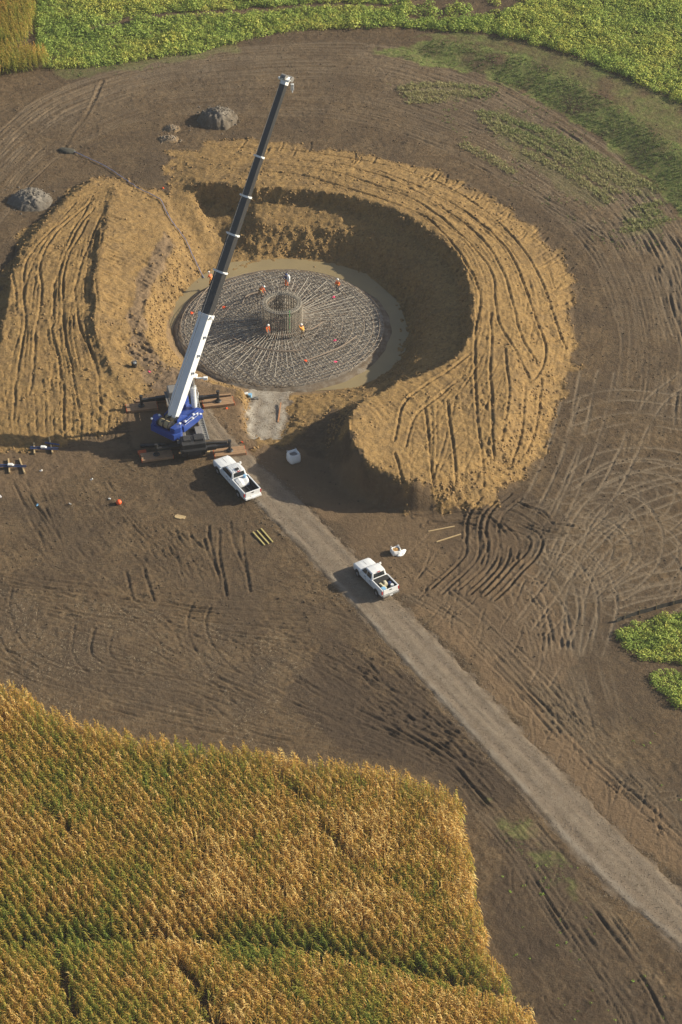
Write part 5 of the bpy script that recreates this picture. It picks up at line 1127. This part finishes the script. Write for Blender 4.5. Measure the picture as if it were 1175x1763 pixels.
b = MB(); hz = bp(BL + .4, 0, -1.05); b.cyl(hz, hz - Vector((0, 0, .5)), .02, n=5); b.cyl(hz + Vector((.15, 0, 0)), hz + Vector((.15, 0, -.5)), .02, n=5); rp = b.build('hoist_rope', M_grey, crane)
b = MB(); b.box(hz - Vector((-.08, 0, .85)), (.34, .28, .7)); b.cyl(hz - Vector((-.08, 0, 1.2)), hz - Vector((-.08, 0, 1.5)), .07, n=8); b.build('hook_block', M_cwhite, rp, bevel=.05)
b = MB(); b.cyl(bp(.3, .1, 1.05), bp(BL, .1, .72), .028, n=5); b.build('hoist_rope', M_grey, crane)
# luffing cylinder
foot = Vector((ctr.x, ctr.y, 2.35)) + dirb*1.45 + OFF; top_ = bp(cuts[0]*.42, 0, -.85)
b = MB(); m_ = foot.lerp(top_, .62); b.cyl(foot, m_, .30, n=16); b.cyl(m_ - (m_ - foot).normalized()*.2, m_, .35, n=16); lc = b.build('luffing_cylinder', M_cwhite, crane)
b = MB(); b.cyl(m_, top_, .20, n=14); b.build('piston_rod', M_chrome, lc)
b = MB(); b.bar(bp(cuts[0]*.42, -.5, -.4), bp(cuts[0]*.42, -.5, -1.0), .2, .4); b.bar(bp(cuts[0]*.42, .5, -.4), bp(cuts[0]*.42, .5, -1.0), .2, .4); b.cyl(bp(cuts[0]*.42, -.62, -.9), bp(cuts[0]*.42, .62, -.9), .16, n=12); b.build('cylinder_bracket', M_cwhite, lc)
b = MB()
b.bar(bp(cuts[0]*.40, -.62, -.8), bp(cuts[0]*.43, -1.5, -1.1), .16, .16); b.box(bp(cuts[0]*.43, -1.6, -1.1), (.45, .35, .3)); b.build('hose_reel', M_cwhite, lc, bevel=.03)
b = MB(); b.tube([foot + Vector((.3, 0, .3)), foot.lerp(top_, .3) + Vector((.5, .2, .3)), foot.lerp(top_, .55) + Vector((.35, .1, 0))], .05, 6); b.build('hydraulic_hose', M_cwhite, lc)

# timber mats under the outriggers
def crane_mat(c, rz_, label, L=3.4, n=4, w=.32, dark=False):
    t = empty('crane_mat', c, rz_, label, 'timber mat', 'timber mats under the crane outriggers')
    for k in range(n):
        y = (k - (n - 1)/2)*(w + .012); b = MB(); e = random.uniform(-.04, .04); b.box((e, y, .19), (L - .10, w, .30)); o = b.build('timber', M_timber, t, bevel=.02)
        for s in ((-1, 1) if k in (0, 3) or random.random() < .3 else ()): MB().box((e + s*(L/2 - .03), y, .19), (.05, w + .004, .306)).build('painted_end', M_orange, o)
    for s in (-1, 1):
        if not dark: break
        b = MB(); b.cyl((s*(L/2 - .7), -n*w/2 - .08, .36), (s*(L/2 - .7), n*w/2 + .08, .36), .035, n=8); b.build('tie_rod', M_orange, t)
    return t
ma = AZ - math.pi/2
for q, s, lb in ((pads[0], 1.0, 'timber mat in the shade under the far left outrigger'), (pads[1], 1.0, 'sunlit timber mat under the far right outrigger beside the pit edge'), (pads[2], 1.0, 'orange ended timber mat in the shade under the near left outrigger'), (pads[3], 1.0, 'sunlit timber mat with orange ends under the near right outrigger, next to the pickup')):
    crane_mat((q.x, q.y, 0.02), ma + random.uniform(-.03, .03), lb)
# loose boards between the near mats
for k, (u, v, L, a, lb) in enumerate([(316, 775, .55, .1, 'pale board offcut at the left end of the row by the near outriggers'), (328, 776, .6, -.15, 'second pale board offcut in the row between the near mats'), (342, 773, .9, .5, 'tilted board offcut in the row between the near mats'),
                                      (355, 779, .8, 0, 'board offcut at the right end of the row, beside the near right mat'), (245, 780, .9, .2, 'reddish board end at the left of the near left mat')]):
    b = MB(); b.box((0, 0, .12), (L, .45, .2)); b.box((.05, .1, .25), (L*.8, .16, .08)); item('board', b, M_pale_timber if k < 4 else M_orange, P(u, v, 0), a, lb, 'board', 'loose boards by the crane mats', bevel=.015)
for (ua, va, ub, vb, lb) in ((234, 692, 350, 684, 'long dark timber beam lying across behind the crane, far side'), (345, 684, 398, 680, 'long brown timber beam behind the far right mat'), (242, 768, 392, 762, 'long dark steel beam lying along the near side of the crane')):
    A_, B_ = P(ua, va, .2), P(ub, vb, .2); b = MB(); b.bar(A_, B_, .28, .28); b.bar(A_ + Vector((0, .22, .16)), B_ + Vector((0, .22, .16)), .05, .05); tag(b.build('beam', M_timber if 'timber' in lb else M_black, bevel=.02), lb, 'beam')

# ------------------------------------------------------------------ bulk bags
def bulk_bag(loc, rz_, label, s=1.0, h=1.05, fill=None, slump=0.0, open_=True):
    t = empty('bulk_bag', loc, rz_, label, 'bulk bag', 'white bulk bags'); n_ = 24; rs = []
    def rr2(k, q, z, amp=0.0):
        a = 2*math.pi*k/n_; c, d = math.cos(a), math.sin(a); m = (abs(c)**4 + abs(d)**4)**-.25; rr_ = q*m*(1 + amp*math.sin(5*a + z*3)); return Vector((rr_*c, rr_*d, z))
    for q, z in ((.50, 0), (.58, .06), (.62, h*.35), (.60, h*.7), (.52, h*.95), (.50, h)): rs.append([rr2(k, q*s, z + (slump*.15*math.sin(k*.6) if z > .5*h else 0), .03) for k in range(n_)])
    for q, z in ((.44, h*.99), (.40, h*.8), (.36, h*.62)): rs.append([rr2(k, q*s, z, .05) for k in range(n_)])
    b = MB(); b.loft(rs, False); b.add([rs[0][k] for k in range(n_)], [tuple(range(n_ - 1, -1, -1))]); body = b.build('sack_body', M_bag, t, smooth=True)
    b = MB(); b.loft([[rr2(k, q*s, z + (.05 if k % 3 else 0), .04) for k in range(n_)] for q, z in ((.43, h*.70), (.25, h*.78), (.05, h*.82))], True); b.build('contents', fill or M_grey, t)
    for k in range(4):
        a = math.pi/4 + k*math.pi/2; p = Vector((.62*s*math.cos(a), .62*s*math.sin(a), h*.95)); b = MB(); b.tube([p + Vector((.1*math.sin(a), -.1*math.cos(a), -.25)), p + Vector((.06, 0, .12)), p + Vector((-.05, .05, .16)), p + Vector((-.1*math.sin(a), .1*math.cos(a), -.25))], .022, 5); b.build('lifting_loop', M_bag, t)
    return t
bulk_bag(T(506, 793), .45, 'full white bulk bag standing at the edge of the big shadow beside the gravel road', 1.08, 1.05)
q = T(682, 952); bulk_bag(q, .3, 'open white bulk bag showing tan grain, right of the road', .85, .55, M_sand, .5)
b = MB(); N_ = 16; b.loft([[(r*(1 + .25*math.sin(3*a_ + 1))*math.cos(a_), r*.7*math.sin(a_), z + .05*math.sin(5*a_)) for a_ in [2*math.pi*i/N_ for i in range(N_)]] for r, z in ((.62, 0), (.66, .10), (.45, .22), (.15, .27))]); item('plastic_sheet', b, M_bag, T(689, 953), .6, 'crumpled white sheet beside the open bag of grain', 'sheet')

# ------------------------------------------------------------------ heaps
def heap(u, v, r, h, label, ca, cb_, seed, sx=1.0):
    c = T(u, v); n_ = 64; mm = gravel('heap_%d' % seed, ca, cb_, (.24, .215, .185))
    x, y = np.meshgrid(np.linspace(-1.5, 1.5, n_), np.linspace(-1.5, 1.5, n_)); d = np.hypot(x/sx, y); d = d*(1 + .22*fbm(x*3, y*3, 2.0, seed, 3))
    z = h*np.clip(1.25 - 1.25*d**1.6, -.1, 1); z = z + h*(.20*fbm(x*r, y*r, 1.1, seed + 5, 3, .6, True) + .20*fbm(x*r, y*r, .45, seed + 9, 3, .7))*np.clip(1.5 - d, 0, 1)
    wx, wy = c.x + x*r, c.y + y*r; wz = tz(wx, wy) + z; wz = np.where(d > 1.1, tz(wx, wy) - .25, wz)
    idx = np.arange(n_*n_).reshape(n_, n_); q = np.stack([idx[:-1, :-1], idx[:-1, 1:], idx[1:, 1:], idx[1:, :-1]], -1).reshape(-1, 4); k = (d.ravel()[q] < 1.25).all(1)
    V = np.stack([wx - c.x, wy - c.y, wz - c.z], -1).reshape(-1, 3); u_, inv = np.unique(q[k], return_inverse=True)
    V0 = V
    o = np_mesh('gravel_heap', V[u_], inv.reshape(-1, 4), mm, dict(stone=np.clip((z.ravel()[u_]/h - .35)*1.5, 0, 1), wheel=(u_*0).astype(float), edge=(u_*0 + 1.5))); o.location = c; tag(o, label, 'heap', 'heaps of spoil and gravel')
    hr = np.random.default_rng(seed); Vs, Fs, off = [], [], 0
    for _ in range(int(150*r)):
        a, q_ = hr.random()*6.28, abs(hr.normal(0, .75)); px, py = q_*math.cos(a)*sx, q_*math.sin(a); i = int((px + 1.5)/3*(n_ - 1)); j = int((py + 1.5)/3*(n_ - 1))
        if not (0 < i < n_ - 1 and 0 < j < n_ - 1): continue
        v, f, _t = lumps[hr.integers(0, len(lumps))]; s = .07 + .28*hr.random()**3; c0 = np.array([px*r, py*r, max(wz[j, i], float(tz(wx[j, i], wy[j, i]))) - c.z])
        Vs.append(v*s + c0); Fs.append(f + off); off += len(v)
    if Vs: tag(np_mesh('rubble', np.concatenate(Vs), np.concatenate(Fs), mm, dict(stone=hr.random(off), wheel=np.zeros(off), edge=np.full(off, 1.5)), parent=o, smooth=False), kind='stuff')
heap(376, 207, 2.4, 1.5, 'grey brown rubble heap with a steep side, behind the boom', (.085, .066, .046), (.15, .12, .085), 201, 1.05)
heap(52, 345, 2.5, 1.0, 'pale grey gravel heap at the far left edge of the spoil', (.10, .086, .068), (.17, .15, .125), 211, 1.1)
heap(296, 222, .9, .35, 'small tan clay mound left of the rubble heap', (.20, .13, .065), (.27, .18, .09), 221, 1.2)
heap(291, 240, 1.0, .35, 'low tan clay mound at the edge of the spoil ring', (.20, .13, .065), (.27, .18, .09), 231, 1.3)
#heap(-2, 560, 1.7, .7, 'pale grey heap cut off by the left edge', (.40, .37, .30), (.48, .45, .37), 241, 1.2)

# ------------------------------------------------------------------ hose, drums, small things
hp = [(122, 261), (140, 268), (190, 293), (240, 327), (256, 334), (276, 345), (284, 360), (297, 384), (318, 412), (333, 443), (346, 470), (352, 480)]
c = catmull([T(*q) for q in hp], .5); c = [Vector((p.x, p.y, max(float(tz(p.x, p.y)), p.z - .1) + .15)) for p in c]
b = MB(); b.tube(c, .045, 7); tag(b.build('discharge_hose', M_hose, smooth=True), 'long blue drainage hose running down into the pit', 'hose')
b = MB(); b.loft([[(1.15*r*math.cos(2*math.pi*i/18), .55*r*math.sin(2*math.pi*i/18)*(1 + .2*math.sin(i)), z) for i in range(18)] for r, z in ((1, 0), (1.02, .12), (.8, .28), (.3, .36))]); item('filter_bag', b, paint('olive_fabric', (.06, .058, .045), .9, .3), T(116, 260), -.35, 'dark flat filter bag at the far end of the blue hose', 'filter bag')
t = empty('bucket', T(232, 632), .3, 'black bucket with bright rim on the bench left of the pit', 'bucket', 'buckets and tools'); b = MB(); b.loft([[(r*math.cos(.524*i), r*math.sin(.524*i), z) for i in range(12)] for r, z in ((.26, 0), (.34, .55), (.30, .55), (.24, .1))]); b.build('pail', M_black, t); b = MB(); b.tube([(.33*math.cos(a_), .1, .55 + .28*math.sin(a_)) for a_ in np.linspace(0, math.pi, 9)], .025, 6); b.build('handle', M_chrome, t); MB().cyl((.05, 0, .5), (.05, 0, .62), .22, .16, 10).build('lid', M_chrome, t)
b = MB(); b.cyl((0, 0, 0), (0, 0, .42), .20, .22, 14); b.cyl((0, 0, .42), (0, 0, .46), .24, n=14); item('bucket', b, M_lblue, T(431, 684), 0, 'light blue bucket on the left edge of the gravel ramp', 'bucket', 'buckets and tools')
b = MB(); b.box((0, 0, .16), (.55, .35, .30)); b.bar((-.2, 0, .33), (.2, 0, .40), .05, .05); b.cyl((-.15, -.2, .2), (-.15, .2, .2), .12, n=10); item('pump', b, M_grey, T(441, 688), .2, 'small grey pump beside the blue bucket on the ramp', 'pump', bevel=.02)
b = MB(); b.box((0, 0, .05), (1.0, .10, .08)); b.box((.3, .2, .05), (.6, .08, .08), Matrix.Rotation(.3, 4, 'Z')); item('plank', b, M_black, T(437, 690), .05, 'short dark plank in front of the pump on the ramp', 'plank')
b = MB(); b.box((0, 0, .1), (.45, .3, .2)); item('rag', b, M_bag, T(424, 679), .4, 'crumpled white rag at the top left of the ramp', 'rag', bevel=.06)
A_, B_ = T(484, 697), T(479, 728); b = MB(); b.bar(A_ + Vector((0, 0, .35)), B_ + Vector((0, 0, .12)), .12, .10); b.bar(A_ + Vector((0, 0, -.1)), A_ + Vector((0, 0, .9)), .10, .10); tag(b.build('timber_prop', paint('prop_wood', (.42, .20, .09), .8, .3)), 'rust brown timber prop leaning on the gravel ramp', 'timber')
# yellow boards and sticks
for k, (u0, v0, u1, v1, lb) in enumerate([(436, 917, 456, 939, 'left one of three yellow boards lying by the road'), (443, 914, 463, 937, 'middle one of three yellow boards lying by the road'), (450, 911, 470, 934, 'right one of three yellow boards lying by the road')]):
    A_, B_ = T(u0, v0, .08), T(u1, v1, .08); b = MB(); b.bar(A_, B_, .14, .09); tag(b.build('board', paint('yellow_board', (.50, .42, .16), .8, .3), bevel=.01), lb, 'board', 'three yellow boards by the road')
b = MB(); b.box((0, 0, .06), (1.1, .28, .06)); b.box((.05, .22, .07), (1.0, .16, .06)); b.box((-.1, -.2, .06), (.7, .12, .06)); item('pallet_piece', b, M_pale_timber, T(310, 891), -.35, 'broken brown pallet piece on the bare soil left of the yellow boards', 'pallet')
for u0, v0, u1, v1, lb in ((738, 916, 783, 907, 'upper pale stick lying near the muddy ruts'), (752, 934, 794, 921, 'lower pale stick lying near the muddy ruts')):
    b = MB(); b.bar(T(u0, v0, .08), T(u1, v1, .08), .11, .09); tag(b.build('stick', M_pale_timber), lb, 'stick', 'pale sticks by the muddy ruts')
b = MB(); b.loft([[(r*math.cos(.524*i), r*math.sin(.524*i), z) for i in range(12)] for r, z in ((.12, 0), (.27, .12), (.30, .27), (.24, .42), (.08, .5))]); item('marker_ball', b, M_redor, T(205, 868), 0, 'round bright orange marker ball alone on the soil at left', 'ball', smooth=True)
for k, (u, v, lb, m_) in enumerate([(257, 640, 'pink marker flag on the bench by the crane', M_pink), (281, 325, 'orange red marker flag beside the hose bend', M_redor), (190, 860, 'tiny white scrap left of the orange ball', M_helmet), (159, 826, 'tiny white scrap above the orange ball, left', M_helmet), (65, 870, 'tiny light blue scrap on the left soil', M_lblue), (1, 855, 'tiny white scrap at the left edge', M_helmet), (120, 869, 'tiny grey scrap between the orange ball and the blue scrap', M_grey), (390, 704, 'orange paint marker below the far right mat', M_redor), (418, 762, 'orange stake flag beyond the near right mat', M_redor), (72, 811, 'tiny white scrap right of the pipe racks', M_helmet)]):
    b = MB(); b.box((0, 0, .08), (.30, .12, .10), Matrix.Rotation(.7, 4, 'Y')); b.box((.1, .06, .06), (.16, .14, .05)); b.cyl((-.05, 0, -.1), (-.05, 0, .3 if k < 2 else .14), .02, n=5); item('marker_flag' if m_ in (M_pink, M_redor) else 'paper_scrap', b, m_, T(u, v), k, lb, 'marker' if m_ in (M_pink, M_redor) else 'scrap')
# pipe bundles on sleepers
def pipe_rack(u0, v0, u1, v1, sl, lb, brace=False):
    A_, B_ = T(u0, v0, .32), T(u1, v1, .32); c_ = (A_ + B_)/2; d = (B_ - A_)
    t = empty('pipe_bundle', (c_.x, c_.y, c_.z), 0, lb, 'pipe bundle', 'pipe bundles laid on timber sleepers'); n_ = Vector((-d.y, d.x, 0)).normalized(); h_ = d/2
    for k in (-1, 0, 1): MB().cyl(-h_*(1 - .1*k*k) + n_*.14*k, h_*(1 - .08*k*k) + n_*.14*k, .06, .04, 8).build('pipe', M_bluecloth if k else M_black, t)
    b = MB(); b.bar(-h_*.18 + Vector((0, 0, .1)), h_*.18 + Vector((0, 0, .12)), .30, .10); b.box((-.1, 0, .18), (.5, .36, .14)); b.build('white_wrap', M_helmet, t, bevel=.03)
    for (su, sv, tu, tv, l2) in sl:
        b = MB(); b.bar(T(su, sv, .12), T(tu, tv, .12), .16, .22); tag(b.build('sleeper', M_pale_timber, bevel=.015), l2, 'timber sleeper', 'sleepers under the pipe bundles')
pipe_rack(50, 775, 103, 776, [(59, 765, 60, 783, 'left sleeper under the upper pipe bundle'), (85, 755, 91, 781, 'right sleeper under the upper pipe bundle')], 'dark blue pipe bundle with white wrap on two sleepers, upper one at left')
pipe_rack(-8, 805, 48, 807, [(15, 792, 17, 816, 'left sleeper under the lower pipe bundle'), (34, 791, 43, 816, 'right sleeper with orange end under the lower pipe bundle')], 'dark blue pipe bundle with white wrap on two sleepers, lower one at the left edge')
b = MB(); b.bar(T(78, 767, .3), T(103, 769, .3), .12, .12); tag(b.build('pipe', M_bluecloth), 'short dark blue pipe resting above the upper bundle', 'pipe')
# silt fence
t = empty('silt_fence', T(1118, 1052), 0, 'low black silt fence with wooden stakes beyond the green crop patch', 'fence'); o0 = Vector(t.location)
fp = [T(u, v) for u, v in ((1062, 1072), (1076, 1067), (1101, 1058), (1130, 1050), (1160, 1042), (1195, 1033), (1240, 1022), (1300, 1010))]
c = catmull(fp, .6); c = [Vector((p.x, p.y, float(tz(p.x, p.y)))) - o0 for p in c]; n_ = len(c)
vs = []; 
for i, p in enumerate(c):
    w_ = .05*math.sin(i*.9)
    vs += [p + Vector((0, w_, -.05)), p + Vector((0, w_*.5, .50 + .03*math.sin(i*1.7))), p + Vector((0, w_*.5 + .015, .50 + .03*math.sin(i*1.7))), p + Vector((0, w_ + .015, -.05))]
fs = [tuple(4*i + k for k in q) for i in range(n_ - 1) for q in ((0, 4, 5, 1), (1, 5, 6, 2), (2, 6, 7, 3))]; MB().add(vs, fs).build('fabric', M_darkfab, t)
for p in fp[1:]: p = p - o0; MB().box(p + Vector((0, -.05, .45)), (.06, .06, 1.1)).build('stake', M_pale_timber, t)
# stray maize plants at the corner of the field, pulled down

# ------------------------------------------------------------------ the air between the aircraft and the ground
hm = bpy.data.materials.new('haze'); hm.use_nodes = True; t_ = hm.node_tree; t_.nodes.clear()
pv = t_.nodes.new('ShaderNodeVolumePrincipled'); pv.inputs['Density'].default_value = HAZE; pv.inputs['Color'].default_value = (.93, .95, 1.0, 1); pv.inputs['Anisotropy'].default_value = .3
ho = t_.nodes.new('ShaderNodeOutputMaterial'); t_.links.new(pv.outputs[0], ho.inputs['Volume'])
b = MB(); b.box((0, -20, 86), (3600, 3600, 182)); o = b.build('haze', hm); tag(o, kind='stuff'); o['label'] = 'thin warm haze between the camera and the ground'; o['category'] = 'haze'
